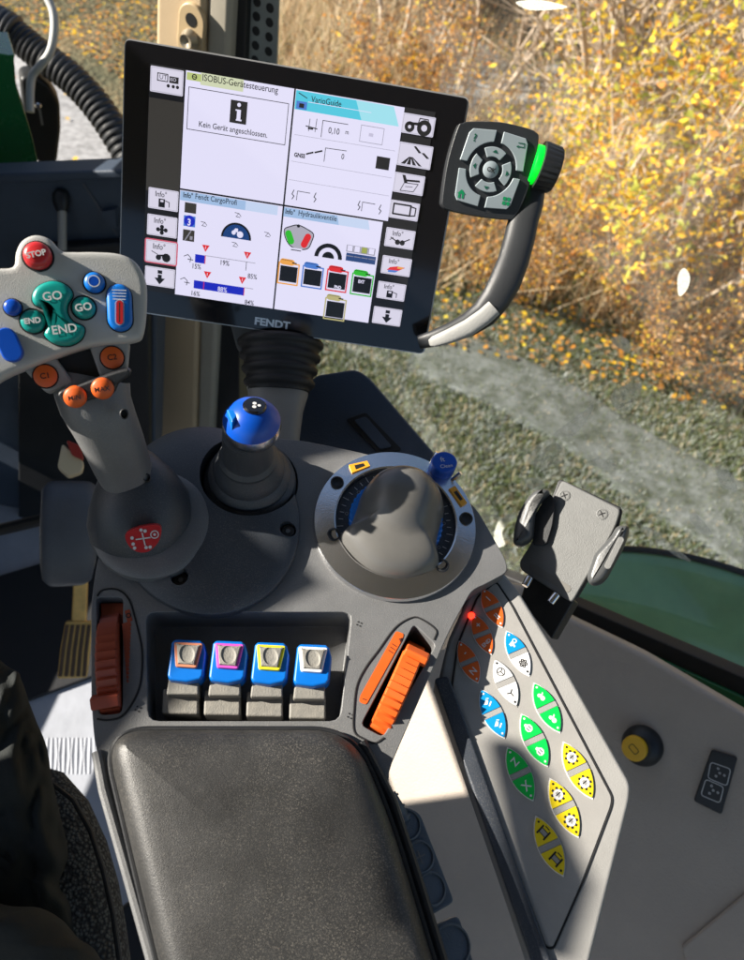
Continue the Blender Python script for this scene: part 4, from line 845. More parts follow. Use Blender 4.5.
mp = N.new('ShaderNodeMapping'); mp.inputs['Scale'].default_value = (1, 1, .35); L.new(tc.outputs['Object'], mp.inputs[0]); L.new(mp.outputs[0], ns.inputs['Vector'])
mr = N.new('ShaderNodeMapRange'); mr.inputs[1].default_value = .48; mr.inputs[2].default_value = .85; mr.inputs[3].default_value = .01; mr.inputs[4].default_value = .13; L.new(ns.outputs['Fac'], mr.inputs[0])
m2 = N.new('ShaderNodeMixShader'); L.new(mr.outputs[0], m2.inputs[0]); L.new(mx.outputs[0], m2.inputs[1]); L.new(df.outputs[0], m2.inputs[2]); L.new(m2.outputs[0], N['Material Output'].inputs[0])
b = MB(); p = G.ls([(560, 605), (742, 695), (860, 752)]); lx0 = G.l(240, 60)[0]; 
low = [G.l(860, 752), G.l(742, 695), G.l(560, 605), G.l(430, 545)]
x_r = low[0][0]; pane = [(lx0, low[3][1]), low[3], low[2], low[1], low[0], (x_r+.02, .95), (lx0, .95)]
pane = [V(q) for q in pane]
b.flat(G, pane, 0, glass); b.build('glass_pane', win, recalc=False)
# reflections in the glass, painted as thin pale patches
REFL = bpy.data.materials.new('painted_reflection'); REFL.use_nodes = True; nt = REFL.node_tree; N = nt.nodes; L = nt.links; pb = N['Principled BSDF']; pb.inputs['Base Color'].default_value = (.95, .97, .88, 1); pb.inputs['Roughness'].default_value = .5
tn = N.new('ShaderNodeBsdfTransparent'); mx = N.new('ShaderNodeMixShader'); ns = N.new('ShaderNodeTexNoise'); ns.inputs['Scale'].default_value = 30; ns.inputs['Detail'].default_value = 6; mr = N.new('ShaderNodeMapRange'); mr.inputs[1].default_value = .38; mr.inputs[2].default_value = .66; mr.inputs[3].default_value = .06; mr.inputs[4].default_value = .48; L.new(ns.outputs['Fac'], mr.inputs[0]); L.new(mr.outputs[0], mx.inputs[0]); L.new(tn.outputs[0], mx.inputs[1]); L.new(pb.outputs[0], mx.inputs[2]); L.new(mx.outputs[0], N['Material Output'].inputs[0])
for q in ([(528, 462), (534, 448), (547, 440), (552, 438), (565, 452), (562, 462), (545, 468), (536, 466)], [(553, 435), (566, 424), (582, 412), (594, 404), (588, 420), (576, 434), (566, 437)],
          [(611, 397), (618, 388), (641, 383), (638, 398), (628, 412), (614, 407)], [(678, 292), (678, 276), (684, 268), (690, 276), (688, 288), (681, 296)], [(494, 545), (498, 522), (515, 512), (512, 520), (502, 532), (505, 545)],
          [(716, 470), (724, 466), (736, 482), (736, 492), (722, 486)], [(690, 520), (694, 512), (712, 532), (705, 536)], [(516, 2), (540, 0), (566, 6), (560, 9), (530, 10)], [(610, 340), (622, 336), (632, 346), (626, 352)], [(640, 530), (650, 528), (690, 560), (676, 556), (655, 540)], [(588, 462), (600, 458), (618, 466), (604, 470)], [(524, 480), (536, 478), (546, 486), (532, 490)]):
    b = MB(); o = cat_closed(G.ls(q, .001), 4); b.prism(G, o, .0005, .0012, REFL); b.build('pale_reflection', win)
b = MB(); o = G.ls([(430, 545), (560, 597), (742, 676), (860, 736), (860, 764), (742, 696), (565, 614), (430, 560)], .01); b.prism(G, o, -.01, .012, RUB); b.build('rubber_seal', win, bevel=.002)
b = MB(); o = G.ls([(430, 560), (563, 613), (742, 695), (860, 760), (860, 774), (742, 706), (562, 622), (430, 570)], .012); b.prism(G, o, -.008, .016, DGREEN); b.build('green_painted_edge', win, bevel=.002)
b = MB(); o = G.ls([(430, 572), (562, 624), (742, 708), (860, 780), (860, 800), (742, 740), (600, 665), (430, 620)], .014); b.prism(G, o, -.03, .020, WALL); b.build('sill_trim', wall, bevel=.01, seg=4)
# power socket, switch panel
b = MB(); c = T2.l(642, 746, .004); so = thing('power_socket', 'round black wall socket with yellow cap', 'socket', T2.P(642, 746))
b.lathe(T2, c, [(.0215, -.001), (.0215, .004), (.018, .012), (.0125, .016), (.0, .016)], BLACK, 36); b.build('socket_body', so)
b = MB(); c2 = T2.l(634, 749, .022); b.lathe(T2, c2, [(.0130, .012), (.0130, .021), (.0118, .0225), (0, .0225)], mat('amber_cap', (.75, .42, .015), .45), 32)
b.line(T2, rnd([(c2[0]-.005, c2[1]-.003), (c2[0]+.005, c2[1]-.003), (c2[0]+.005, c2[1]+.003), (c2[0]-.005, c2[1]+.003)], .002, 3), .0007, .0228, INK, closed=True); b.build('yellow_cap', so, bevel=.0006)
sw = thing('switch_plate', 'black switch plate with two white-outlined square symbols on wall', 'switch plate', T2.P(715, 780))
b = MB(); b.prism(T2, rnd(T2.ls([(712, 749), (738, 757), (722, 814), (694, 800)]), .003, 3), -.002, .004, BLACK); b.build('plate', sw, bevel=.0015)
b = MB()
for q in ([(711, 762), (731, 769), (727, 786), (708, 778)], [(706, 779), (724, 787), (720, 803), (701, 795)]):
    p = rnd(T2.ls(q, .004), .003, 3); b.line(T2, p, .0008, .0043, WHITE, closed=True)
    c = sum(p, V((0, 0)))/len(p)
    for u, v_ in ((-.004, .003), (.004, .003), (0, -.004), (0, .001)): b.ring(T2, (c.x+u, c.y+v_), .0006, .0012, .0043, WHITE, 8)
b.build('symbols', sw)

# pillar, black frame post, perforated strip
def vplane(px, py, d): 
    P = pt(px, py, d); n = V((C.x-P.x, C.y-P.y, 0)); return Fr(P, n, V((-n.y, n.x, 0)))
PV = vplane(190, 200, 1.05)
if PV.ex.dot(RR) < 0: PV = Fr(PV.O, PV.n, -PV.ex)
PV = Fr(PV.O, PV.n-PV.ex*.7, PV.ex)
pil = thing('cab_pillar', 'beige cab corner pillar with oval latch plate behind the display', 'pillar', PV.P(175, 440))
b = MB(); b.prism(PV, PV.ls([(156, -90), (207, -90), (192, 560), (148, 560)]), -.05, 0, BEIGE); b.build('beige_face', pil, bevel=.008, seg=4)
b = MB(); b.prism(PV, PV.ls([(208, -90), (235, -90), (206, 560), (194, 560)], -.004), -.05, -.004, mat('pillar_grey', (.36, .33, .27), .5, var=.05)); b.build('grey_face', pil, bevel=.008, seg=4)
b = MB(); b.prism(PV, PV.ls([(236, -90), (250, -90), (240, 200), (238, 560), (207, 560), (222, 200)], -.02), -.06, -.02, BLACK); b.build('black_seal', pil, bevel=.003)
b = MB(); c1 = PV.l(192, 20, .004); c2 = PV.l(190, 46, .004); b.prism(PV, capsule(c1, c2, .018), -.002, .006, mat('latch_beige', (.45, .34, .2), .4)); b.build('latch_plate', pil, bevel=.002)
b = MB(); b.lathe(PV, PV.l(191, 20, .006), [(.0075, .006), (.0075, .0066), (0, .0066)], INK, 24); b.build('latch_hole', pil)
b = MB(); b.lathe(PV, PV.l(189, 40, .01), [(.0115, .006), (.0115, .010), (.008, .016), (.008, .018), (.0065, .0175), (0, .013)], mat('latch_metal', (.35, .3, .22), .35, .5), 28); b.build('latch_knob', pil)
ps = thing('perforated_strip', 'grey perforated metal strip beside the pillar', 'metal strip', PV.P(265, 20, -.03))
b = MB(); b.prism(PV, PV.ls([(251, -90), (282, -90), (270, 250), (238, 250)], -.03), -.033, -.03, mat('strip_grey', (.30, .33, .32), .35, .3, var=.1))
b.build('strip', ps)
b = MB()
for r_ in range(-3, 9):
    for c_ in range(2):
        x, y = PV.l(257+c_*13-r_*.5, 2+r_*14.5+(6 if c_ else 0), -.03); b.lathe(PV, (x, y), [(.0052, -.03), (.0052, -.0296), (.0038, -.0294), (.0038, -.0298), (0, -.0298)], BLACK, 14)
b.build('hole_rims', ps)

# dark storage box behind the console
BX = Fr(pt(370, 420, .62), V((-.1, -.35, .9)), pt(438, 454, .62)-pt(368, 375, .62))
bx_ = thing('storage_box', 'dark slate plastic box with moulded rectangular handle behind the dial', 'box', BX.P(370, 440, -.03))
b = MB(); b.prism(BX, rnd(BX.ls([(313, 375), (356, 368), (369, 376), (448, 468), (430, 500), (330, 520), (296, 440), (302, 405)]), .006, 3), -.07, 0, NAVY); b.build('box_body', bx_, bevel=.003)
b = MB(); b.prism(BX, rnd(BX.ls([(346, 420), (366, 413), (402, 450), (380, 456)]), .002, 2), -.001, .002, BLACK); b.prism(BX, rnd(BX.ls([(354, 422), (366, 418), (392, 448), (380, 451)]), .002, 2), .002, .004, NAVY); b.build('moulded_handle', bx_, bevel=.0006)

# dashboard, footwell, hose, lamp, lever
DW = Fr(pt(70, 300, 1.10), V((.05, -1, .1)), V((1, 0, 0)))
dash = thing('front_dashboard', 'dark slate front panel and ledge under the windscreen', 'dashboard', DW.P(60, 650))
b = MB(); b.prism(DW, DW.ls([(-80, 178), (120, 170), (160, 168), (150, 690), (-80, 700)]), -.05, 0, NAVY); b.build('front_panel', dash, bevel=.006)
b = MB(); b.prism(DW, DW.ls([(-80, 176), (160, 168), (160, 178), (-80, 186)], .01), -.03, .012, NAVY); b.build('ledge', dash, bevel=.004)
b = MB(); b.prism(DW, DW.ls([(20, 246), (150, 238), (152, 700), (20, 700)], .01), .0, .02, BLACK); b.build('black_footwell_panel', dash, bevel=.004)
b = MB(); b.line(DW, [DW.l(84, 184), DW.l(118, 235)], .004, .002, mat('dash_seam', (.07, .08, .10), .5)); b.prism(DW, DW.ls([(104, 208), (118, 206), (119, 224), (112, 226)]), 0, .012, NAVY); b.build('panel_seam', dash)
lv = thing('small_hand_lever', 'thin grey lever with black knob in front of the dashboard', 'lever', pt(62, 245, 1.0))
b = MB(); b.tube([pt(62, 250, 1.0), pt(62, 210, .98)], .006, LGREY, 12); b.build('rod', lv)
b = MB(); pxloft([(62, 212, .98, 5, 1), (61, 204, .98, 8, 1), (61, 196, .98, 8.5, 1), (62, 191, .98, 6, 1), (62, 189, .98, 2, 1)], BLACK, b, 18); b.build('knob', lv)
hz = thing('corrugated_hose', 'thick black corrugated hose with a worn patch crossing the window corner', 'hose', pt(60, 50, 1.2))
b = MB(); pth = cat_open([V(q) for q in ((-60, -10), (-20, 14), (12, 33), (40, 55), (72, 79), (100, 110), (125, 150), (150, 200))], 24); k = len(pth); sp = []
for i, p in enumerate(pth): sp.append((p.x, p.y, 1.25+.1*i/k, (17.5 if i/k < .3 else 15)+(.8 if i % 4 < 2 else -.5)*(1 if i/k > .25 else .25), 1))
pxloft(sp, mat('hose_black', (.022, .024, .028), .38, var=.3, vscale=20), b, 24); b.build('hose', hz, sharp=25); 
lp = thing('work_lamp', 'black housed lamp seen from behind beyond the windscreen', 'lamp', pt(45, 130, 1.35))
LPF = vplane(42, 120, 1.35)
if LPF.ex.dot(RR) < 0: LPF = Fr(LPF.O, LPF.n, -LPF.ex)
b = MB(); b.prism(LPF, rnd(LPF.ls([(20, 78), (34, 75), (50, 86), (60, 103), (61, 130), (57, 164), (40, 165), (32, 156), (24, 120)]), .008, 3), -.05, 0, BLACK); b.build('housing', lp, bevel=.008)
b = MB(); b.lathe(LPF, LPF.l(37.5, 105, .0), [(.006, 0), (.006, .004), (.004, .006), (0, .006)], CHROME, 16); b.line(LPF, [LPF.l(39, 107), LPF.l(42, 124)], .004, .002, LGREY); b.build('bolt', lp)
cb = thing('grey_cable', 'thin pale grey cable curving down to the lamp', 'cable', pt(50, 30, 1.15))
b = MB(); q = cat_open([V(a) for a in ((38, -30), (46, -5), (53, 12), (54, 32), (50, 52), (40, 66), (32, 76), (30, 92), (30, 112))], 8); b.tube([pt(a.x, a.y, 1.15+.0006*i) for i, a in enumerate(q)], .0065, mat('cable_grey', (.42, .43, .42), .5), 12); b.build('cable', cb)
hd = thing('green_hood', 'green painted tractor body panel at the left edge of the windscreen', 'tractor panel', pt(10, 170, 1.2))
HD = vplane(20, 180, 1.16)
if HD.ex.dot(RR) < 0: HD = Fr(HD.O, HD.n, -HD.ex)
b = MB(); b.prism(HD, cat_closed(HD.ls([(-60, 70), (8, 55), (14, 62), (17, 90), (30, 130), (38, 165), (43, 200), (47, 240), (36, 250), (-60, 250)]), 4), -.08, 0, DGREEN); b.build('hood_panel', hd, bevel=.01)
b = MB(); b.prism(HD, HD.ls([(-60, 184), (30, 184), (40, 240), (40, 262), (-60, 262)], .003), 0, .02, BLACK); b.build('black_trim', hd, bevel=.003)
# column shroud, pedal, small red-white part
cs = thing('pedal_column_shroud', 'slate grey rounded cover above the accelerator pedal', 'cover', pt(70, 540, .9))
b = MB(); pxloft([(70, 488, .90, 22, .5), (70, 493, .895, 26, .7), (71, 505, .89, 27.5, .8), (70, 530, .885, 28, .8), (68, 560, .885, 26, .75), (67, 576, .89, 23, .6), (67, 581, .895, 18, .4)], mat('shroud_slate', (.085, .092, .108), .5, bump=.3, bscale=600, var=.1), b, 28, 4); b.build('cover', cs, sharp=60)
b = MB(); b.tube([pt(-10, 532, .95), pt(20, 525, .93), pt(48, 518, .91)], .008, BLACK, 10); b.build('stalk', cs)
pd = thing('accelerator_pedal', 'brown ribbed accelerator pedal with rubber grooves', 'pedal', pt(74, 680, 1.05))
PF = Fr(pt(74, 645, 1.05), (C-pt(74, 645, 1.05)).normalized()+V((.1, -.5, .2)), RR)
BR = mat('pedal_tan', (.75, .45, .13), .5, bump=.3, var=.25, vscale=30)
b = MB(); b.prism(PF, PF.ls([(74, 572), (88, 572), (86, 630), (71, 630)], -.01), -.02, -.004, BR); b.build('pedal_arm', pd, bevel=.003)
b = MB(); b.prism(PF, rnd(PF.ls([(65, 622), (93, 622), (90, 650), (87, 678), (57, 679), (60, 650)]), .004, 3), -.012, 0, BR); b.build('pedal_plate', pd, bevel=.002)
b = MB()
for i in range(5):
    u = i/4; b.tube([PF.P(67+u*22, 625, .001), PF.P(63+u*23, 650, .001), PF.P(60+u*24, 676, .001)], .0026, mat('pedal_groove', (.09, .05, .03), .6), 8)
b.build('grooves', pd)
rw = thing('red_white_clip', 'small cream and red plastic clip beside the joystick grip', 'clip', pt(70, 460, .8))
RWF = Fr(pt(70, 455, .8), (C-pt(70, 455, .8)).normalized()+V((0, 0, .3)), RR)
b = MB(); b.prism(RWF, rnd(RWF.ls([(62, 443), (70, 450), (84, 462), (82, 472), (68, 477), (57, 467)]), .003, 2), -.02, 0, mat('cream_plastic', (.6, .5, .33), .5)); b.build('cream_part', rw, bevel=.003)
b = MB(); b.prism(RWF, rnd(RWF.ls([(66, 440), (80, 446), (84, 460), (72, 456)]), .003, 2), -.012, .004, mat('dull_red', (.35, .03, .02), .5)); b.build('red_part', rw, bevel=.002)

# floor
FZ = 1.5; FL = Fr(V((0, 0, FZ)), V((0, 0, 1)), V((1, 0, 0)))
b = MB(); fl1 = sa+hn*-.42; fl2 = sa+hn*.9
b.prism(FL, [(-1.3, -1.2), (fl2.x, -1.2), (fl2.x, fl2.y), (fl1.x, fl1.y), (-.75, 1.1), (-1.3, 1.1)], -.05, 0, mat('floor_vinyl', (.40, .42, .47), .45, bump=.5, bscale=60, var=.15, vscale=8)); fo = b.build('cab_floor', None, loc=V((0, 0, FZ))); fo['kind'] = 'structure'
b = MB(); e1 = FL.l(40, 698); e2 = FL.l(110, 672); dx_ = (V(e2)-V(e1)).normalized(); A1 = V(e1)-dx_*1.2; A2 = V(e2)+dx_*.3
b.prism(FL, [A1, A2, A2+V((0, .33)), A1+V((0, .33))], 0, .008, mat('floor_mat_black', (.012, .013, .016), .7, bump=.4, bscale=200)); fm = b.build('floor_mat', None, loc=V((-.5, .6, FZ)), bevel=.003); tag(fm, 'black rubber mat on the far part of the cab floor', 'floor mat')
b = MB()
for i in range(0, 14):
    a = V(FL.l(48+i*4.2, 738)); c = V(FL.l(47+i*4.2, 774)); b.tube([FL.w(a.x, a.y, -.001), FL.w((a.x+c.x)/2+.002*((i*7) % 3-1), (a.y+c.y)/2, -.0005), FL.w(c.x, c.y, -.001)], .0022, MATS['floor_vinyl'], 6)
b.build('floor_ribs', fo, loc=None)

# hinged socket cover beside the armrest
H = Fr(K.P(415, 860)-K.n*.030, K.n+K.ex*.1, K.ey)
H = Fr(K.P(420, 860)-K.n*.02, K.n+K.ex*.15, K.P(430, 890)-K.P(404, 820))
hc = thing('hinged_socket_cover', 'slate flap with three round blanking covers beside the armrest', 'socket cover', H.P(420, 860))
SL = mat('slate_plastic', (.075, .095, .12), .45, bump=.3, bscale=900, var=.1)
b = MB(); b.prism(H, rnd(H.ls([(399, 812), (414, 809), (421, 815), (455, 902), (430, 916), (408, 860)]), .003, 3), -.008, 0, SL); b.build('flap', hc, bevel=.0012)
b = MB(); b.tube([H.P(386, 797, .002), H.P(402, 824, .002)], .0062, SL, 14); [b.tube([H.P(386+16*u, 797+27*u, .002), H.P(387.2+16*u, 799+27*u, .002)], .0070, SL, 14) for u in (.1, .5, .85)]; b.build('hinge', hc, sharp=30)
for q in ((406, 825), (419, 857), (430.5, 889)):
    b = MB(); c = H.l(*q); b.lathe(H, c, [(.0085, 0), (.0085, .0015), (.0075, .0022), (.0068, .0012), (0, .0015)], SL, 30)
    if q[0] == 419: b.line(H, [(c[0]-.003, c[1]), (c[0]+.003, c[1])], .0007, .0018, GREY); b.line(H, [(c[0], c[1]-.003), (c[0], c[1]+.003)], .0007, .0018, GREY)
    b.build('round_cover', hc, sharp=40)
hc2 = thing('hinged_socket_cover', 'second slate flap with one round cover at the lower picture edge', 'socket cover', H.P(450, 945))
b = MB(); b.prism(H, rnd(H.ls([(431, 927), (459, 915), (478, 975), (460, 1010), (445, 990)]), .003, 3), -.008, 0, SL); b.build('flap', hc2, bevel=.0012)
b = MB(); c = H.l(451, 946); b.lathe(H, c, [(.0105, 0), (.0105, .0015), (.0095, .0022), (.0088, .0012), (0, .0015)], SL, 30); b.build('round_cover', hc2, sharp=40)

# seat bolster and dark garment
seat = thing('driver_seat', 'seat bolster in black textured fabric left of the armrest', 'seat', pt(90, 960, .62))
SF = mat('seat_weave', (.02, .022, .025), .7)
nt = SF.node_tree; N = nt.nodes; L = nt.links; vo = N.new('ShaderNodeTexVoronoi'); vo.inputs['Scale'].default_value = 360; tc = N.new('ShaderNodeTexCoord'); L.new(tc.outputs['Object'], vo.inputs['Vector'])
rp = N.new('ShaderNodeValToRGB'); rp.color_ramp.elements[0].color = (.10, .105, .095, 1); rp.color_ramp.elements[1].color = (.012, .013, .014, 1); rp.color_ramp.elements[0].position = .25; rp.color_ramp.elements[1].position = .6
L.new(vo.outputs['Distance'], rp.inputs[0]); L.new(rp.outputs[0], N['Principled BSDF'].inputs['Base Color']); bp = N.new('ShaderNodeBump'); bp.inputs['Strength'].default_value = .8; bp.inputs['Distance'].default_value = .002; bp.invert = True; L.new(vo.outputs['Distance'], bp.inputs['Height']); L.new(bp.outputs[0], N['Principled BSDF'].inputs['Normal'])
b = MB(); pxloft([(28, 775, .66, 12, .8), (42, 790, .655, 24, .9), (55, 820, .64, 34, .9), (66, 860, .625, 40, .9), (74, 900, .61, 43, .9), (80, 940, .60, 44, .9), (86, 1000, .58, 46, .9)], SF, b, 32, 2.6); b.build('bolster', seat, sharp=80)
b = MB(); q = [pt(50, 782, .618), pt(73, 800, .612), pt(90, 830, .602), pt(103, 870, .592), pt(113, 915, .580), pt(120, 965, .570), pt(124, 1000, .56)]; b.tube(q, .0022, BLACK, 8); b.build('seam_piping', seat)
def cloth(name, lab, outline, dep, m, amp, sc2, seed):
    cx = -70; cy = sum(p[1] for p in outline)/len(outline); o = cat_closed(outline, 8); rs = []
    for k in range(26):
        t = k/25; r = math.cos(t*math.pi/2)**.6 if t < 1 else 0.001
        ring = []
        for p in o:
            x = cx+(p.x-cx)*r; y = cy+(p.y-cy)*r; d_ = dep-.045*math.sin(t*math.pi/2)
            nz = noise.noise(V((x*sc2, y*sc2*.45, seed)))+.5*noise.noise(V((x*sc2*2.3, y*sc2*1.1, seed+5)))
            ring.append(pt(x, y, d_-amp*abs(nz)*(1-.0*t)))
        rs.append(ring)
    b = MB(); b.rings(rs, m); ob = b.build(name, None, loc=pt(cx, cy, dep), sharp=0); tag(ob, lab, 'clothing'); return ob
cloth('dark_garment', 'dark green-black crumpled garment at the left edge beside the seat', [(-60, 650), (10, 668), (22, 682), (32, 712), (46, 745), (52, 780), (60, 815), (68, 855), (60, 885), (78, 920), (70, 980), (-60, 1000)], .60, mat('dark_cloth', (.006, .008, .008), .85, bump=.5, bscale=900, col2=(.014, .018, .017), vscale=20), .022, .03, 3)
cloth('grey_garment', 'smooth dark olive grey cloth bulge in the lower left corner', [(-60, 900), (12, 906), (40, 908), (62, 920), (78, 938), (98, 955), (104, 1000), (-60, 1010)], .54, mat('grey_cloth', (.022, .024, .022), .85, bump=.5, bscale=1200, var=.3, vscale=25), .008, .02, 9)
b = MB(); b.prism(FL, FL.ls([(118, 905), (165, 880), (175, 1010), (120, 1010)], .12), 0, .12, BLACK); o = b.build('seat_base', None, loc=FL.P(135, 930), bevel=.01); tag(o, 'black seat base block on the floor between seat and armrest', 'seat base')

# roof of the cab
RF = MB(); RF.prism(Fr(V((0, 0, 3.25)), V((0, 0, 1)), V((1, 0, 0))), [(-.95, -1.3), (.85, -1.3), (.85, .62), (-.95, .62)], 0, .12, LGREY); o = RF.build('cab_roof', None, loc=V((0, 0, 3.25)), bevel=.03); tag(o, 'light grey roof of the tractor cab overhead', 'roof')

# added unseen door: panels shaped to keep sun off chosen cab parts
DX = -.85
def dproj(P): t = (DX-P.x)/SUN.x; q = P+SUN*t; return (q.y, q.z)
DF = Fr(V((DX, 0, 0)), V((1, 0, 0)), V((0, 1, 0)))
blocker = thing('sun_blocker', 'added unseen door with black sun-blocking panels beyond the left picture edge', 'blocker', V((DX, 0, 1.5)))
ut = [dproj(K.P(*q)) for q in ((118, 704), (228, 616), (300, 580), (255, 530), (290, 455), (440, 425))]
b = MB(); b.prism(DF, [(-.16, 2.43), (-.16, 2.60), (-.08, ut[0][1]-.06)]+ut+[(.6, ut[-1][1]+.01), (.80, 2.80), (.86, 2.60), (1.15, 2.50), (1.15, 2.43), (.2, 2.53), (.09, 2.50), (.07, 2.43)], -.015, .015, BLACK); b.build('upper_blocker', blocker, sharp=30)
b = MB(); b.box(DF, -1.2, 1.15, 1.775, 2.27, -.02, .02, BLACK); b.box(DF, -1.2, .19, 2.27, 2.40, -.02, .02, BLACK); b.prism(DF, [(.27, 2.27), (1.15, 2.27), (1.15, 2.40), (.33, 2.40), (.31, 2.35)], -.02, .02, BLACK); b.box(DF, -1.2, 1.15, 2.40, 2.43, -.02, .02, BLACK); b.box(DF, -1.2, 1.15, 1.45, 1.70, -.02, .02, BLACK); b.build('lower_blocker', blocker, sharp=30)
gr_ = [dproj(B.P(*q)) for q in ((498, 745), (508, 740), (520, 746), (540, 772), (552, 810), (585, 884), (562, 960), (548, 955), (522, 860))]
b = MB(); b.prism(DF, gr_, -.008, .008, BLACK); b.build('keypad_blocker', blocker, sharp=30)  # invented out-of-view piece, outlined to shade the lower keypad panel
# fender outside the window
FF = Fr(pt(690, 640, 1.18), V((-.25, -.45, .9)), V((.9, -.3, 0)))
fd = thing('rear_fender', 'glossy green tractor fender with black edge outside the window', 'fender', FF.P(700, 620))
b = MB(); arc = [(545, 640), (560, 590), (590, 556), (625, 549), (684, 556), (742, 572), (860, 612)]
q = cat_open([V(FF.l(*a)) for a in arc], 6); rs = [[FF.w(p.x, p.y, z) for p in [v_+V((0, -yy)) for v_ in q]] for yy, z in ((-.03, -.12), (-.008, -.03), (0, -.006), (.006, 0), (.03, .004), (.12, -.01), (.3, -.08), (.6, -.3))]
fg = mat('fender_green', (.22, .42, .20), .2, coat=1, var=.2, vscale=6)
b.rings(rs, fg, cap=False, closed=False); b.build('fender_shell', fd, sharp=80)
b = MB(); b.tube([FF.w(p.x, p.y, -.001) for p in q], .006, RUB, 8); b.build('rubber_edge', fd)

# ================================================================== OUTSIDE
ground = bpy.data.materials.new('meadow_soil'); ground.use_nodes = True; nt = ground.node_tree; N = nt.nodes; L = nt.links; pb = N['Principled BSDF']; pb.inputs['Roughness'].default_value = .95
tc = N.new('ShaderNodeTexCoord'); n1 = N.new('ShaderNodeTexNoise'); n1.inputs['Scale'].default_value = 1.3; n1.inputs['Detail'].default_value = 10; n1.inputs['Roughness'].default_value = .7; L.new(tc.outputs['Object'], n1.inputs['Vector'])
rp = N.new('ShaderNodeValToRGB'); e = rp.color_ramp.elements; e[0].color = (.030, .040, .016, 1); e[0].position = .32; e[1].color = (.28, .20, .10, 1); e[1].position = .68; q = rp.color_ramp.elements.new(.48); q.color = (.10, .095, .05, 1)
n3 = N.new('ShaderNodeTexNoise'); n3.inputs['Scale'].default_value = 25; n3.inputs['Detail'].default_value = 8; L.new(tc.outputs['Object'], n3.inputs['Vector']); mxx = N.new('ShaderNodeMath'); mxx.operation = 'MULTIPLY_ADD'; mxx.inputs[1].default_value = .5; L.new(n3.outputs['Fac'], mxx.inputs[0]); ad = N.new('ShaderNodeMath'); ad.operation = 'MULTIPLY'; ad.inputs[1].default_value = .5; L.new(n1.outputs['Fac'], ad.inputs[0]); L.new(ad.outputs[0], mxx.inputs[2])
L.new(mxx.outputs[0], rp.inputs[0]); L.new(rp.outputs[0], pb.inputs['Base Color']); bp = N.new('ShaderNodeBump'); bp.inputs['Strength'].default_value = 1; bp.inputs['Distance'].default_value = .05; L.new(n3.outputs['Fac'], bp.inputs['Height']); L.new(bp.outputs[0], pb.inputs['Normal'])
def gz(x, y):
    r = math.hypot(x, y-2); s = max(0, r-7.5); return .04*noise.noise(V((x*1.1, y*1.1, 0)))+(.0 if r < 7.5 else min(22, s*.22+.004*s*s))*(1 if y > -5 else max(0, 1+(y+5)/10))
b = MB(); n = 120; xs = [math.copysign(abs(t)**2.6, t)*260 for t in [(-1+2*i/n) for i in range(n+1)]]
vs = [V((x, y+4, gz(x, y+4))) for y in xs for x in xs]; fs = [[j*(n+1)+i, j*(n+1)+i+1, (j+1)*(n+1)+i+1, (j+1)*(n+1)+i] for j in range(n) for i in range(n)]
b.add(vs, fs, ground); o = b.build('ground', None, recalc=False, sharp=0); o['kind'] = 'structure'
def gp(px, py):
    z = 0
    for _ in range(6): r = ray(px, py); P = C+r*((z-C.z)/r.z); z = gz(P.x, P.y)
    return P
gravel = mat('gravel', (.19, .19, .19), .9, bump=1, bscale=60, col2=(.42, .42, .43), vscale=22)
frost = mat('pale_gravel_path', (.04, .048, .028), .95, bump=1, bscale=50, col2=(.20, .21, .21), vscale=9)
def sheet(name, poly, m, z):
    p = cat_closed([V((q.x, q.y)) for q in poly], 6); me = MB(); cx = sum(a.x for a in p)/len(p); cy = sum(a.y for a in p)/len(p); rs = []
    for k in range(13):
        r = 1-k/12 if k < 12 else .01; rs.append([V((cx+(a.x-cx)*r, cy+(a.y-cy)*r, gz(cx+(a.x-cx)*r, cy+(a.y-cy)*r)+z*min(1, k/2)-(.02 if k == 0 else 0))) for a in p])
    me.rings(rs, m, cap=False); o = me.build(name, None, sharp=0); o['kind'] = 'structure'; return o
sheet('gravel_road', [gp(*q) for q in ((-250, 30), (-60, 20), (20, 30), (90, 78), (150, 150), (160, 300), (-300, 420), (-500, 200))], gravel, .03)
sheet('gravel_path', [gp(*q) for q in ((395, 320), (470, 335), (560, 375), (640, 425), (760, 490), (900, 560), (900, 700), (760, 590), (640, 510), (560, 450), (470, 400), (400, 365))], frost, .03)

sheet('gravel_clearing', [gp(*q) for q in ((400, -40), (420, 60), (470, 120), (540, 150), (590, 110), (640, 40), (660, -40), (560, -90))], mat('blue_grey_gravel', (.13, .14, .16), .9, bump=1, bscale=40, col2=(.42, .43, .46), vscale=7), .03)
YL = leafmat('yellow_leaf', (.95, .52, .012), (.95, .76, .08)); OL = leafmat('orange_leaf', (.60, .22, .03), (.80, .42, .06)); GL = leafmat('yellow_green_leaf', (.30, .34, .04), (.62, .58, .08)); BL_ = leafmat('brown_leaf', (.28, .14, .05), (.60, .38, .20))
GR = leafmat('grass_blade', (.06, .10, .03), (.22, .25, .10)); DRY = leafmat('dry_blade', (.50, .38, .22), (.85, .70, .50)); TW = mat('twig_bark', (.34, .25, .18), .8, col2=(.62, .50, .40), vscale=20); TWD = mat('dark_twig_bark', (.10, .07, .05), .8, col2=(.25, .19, .13), vscale=20)
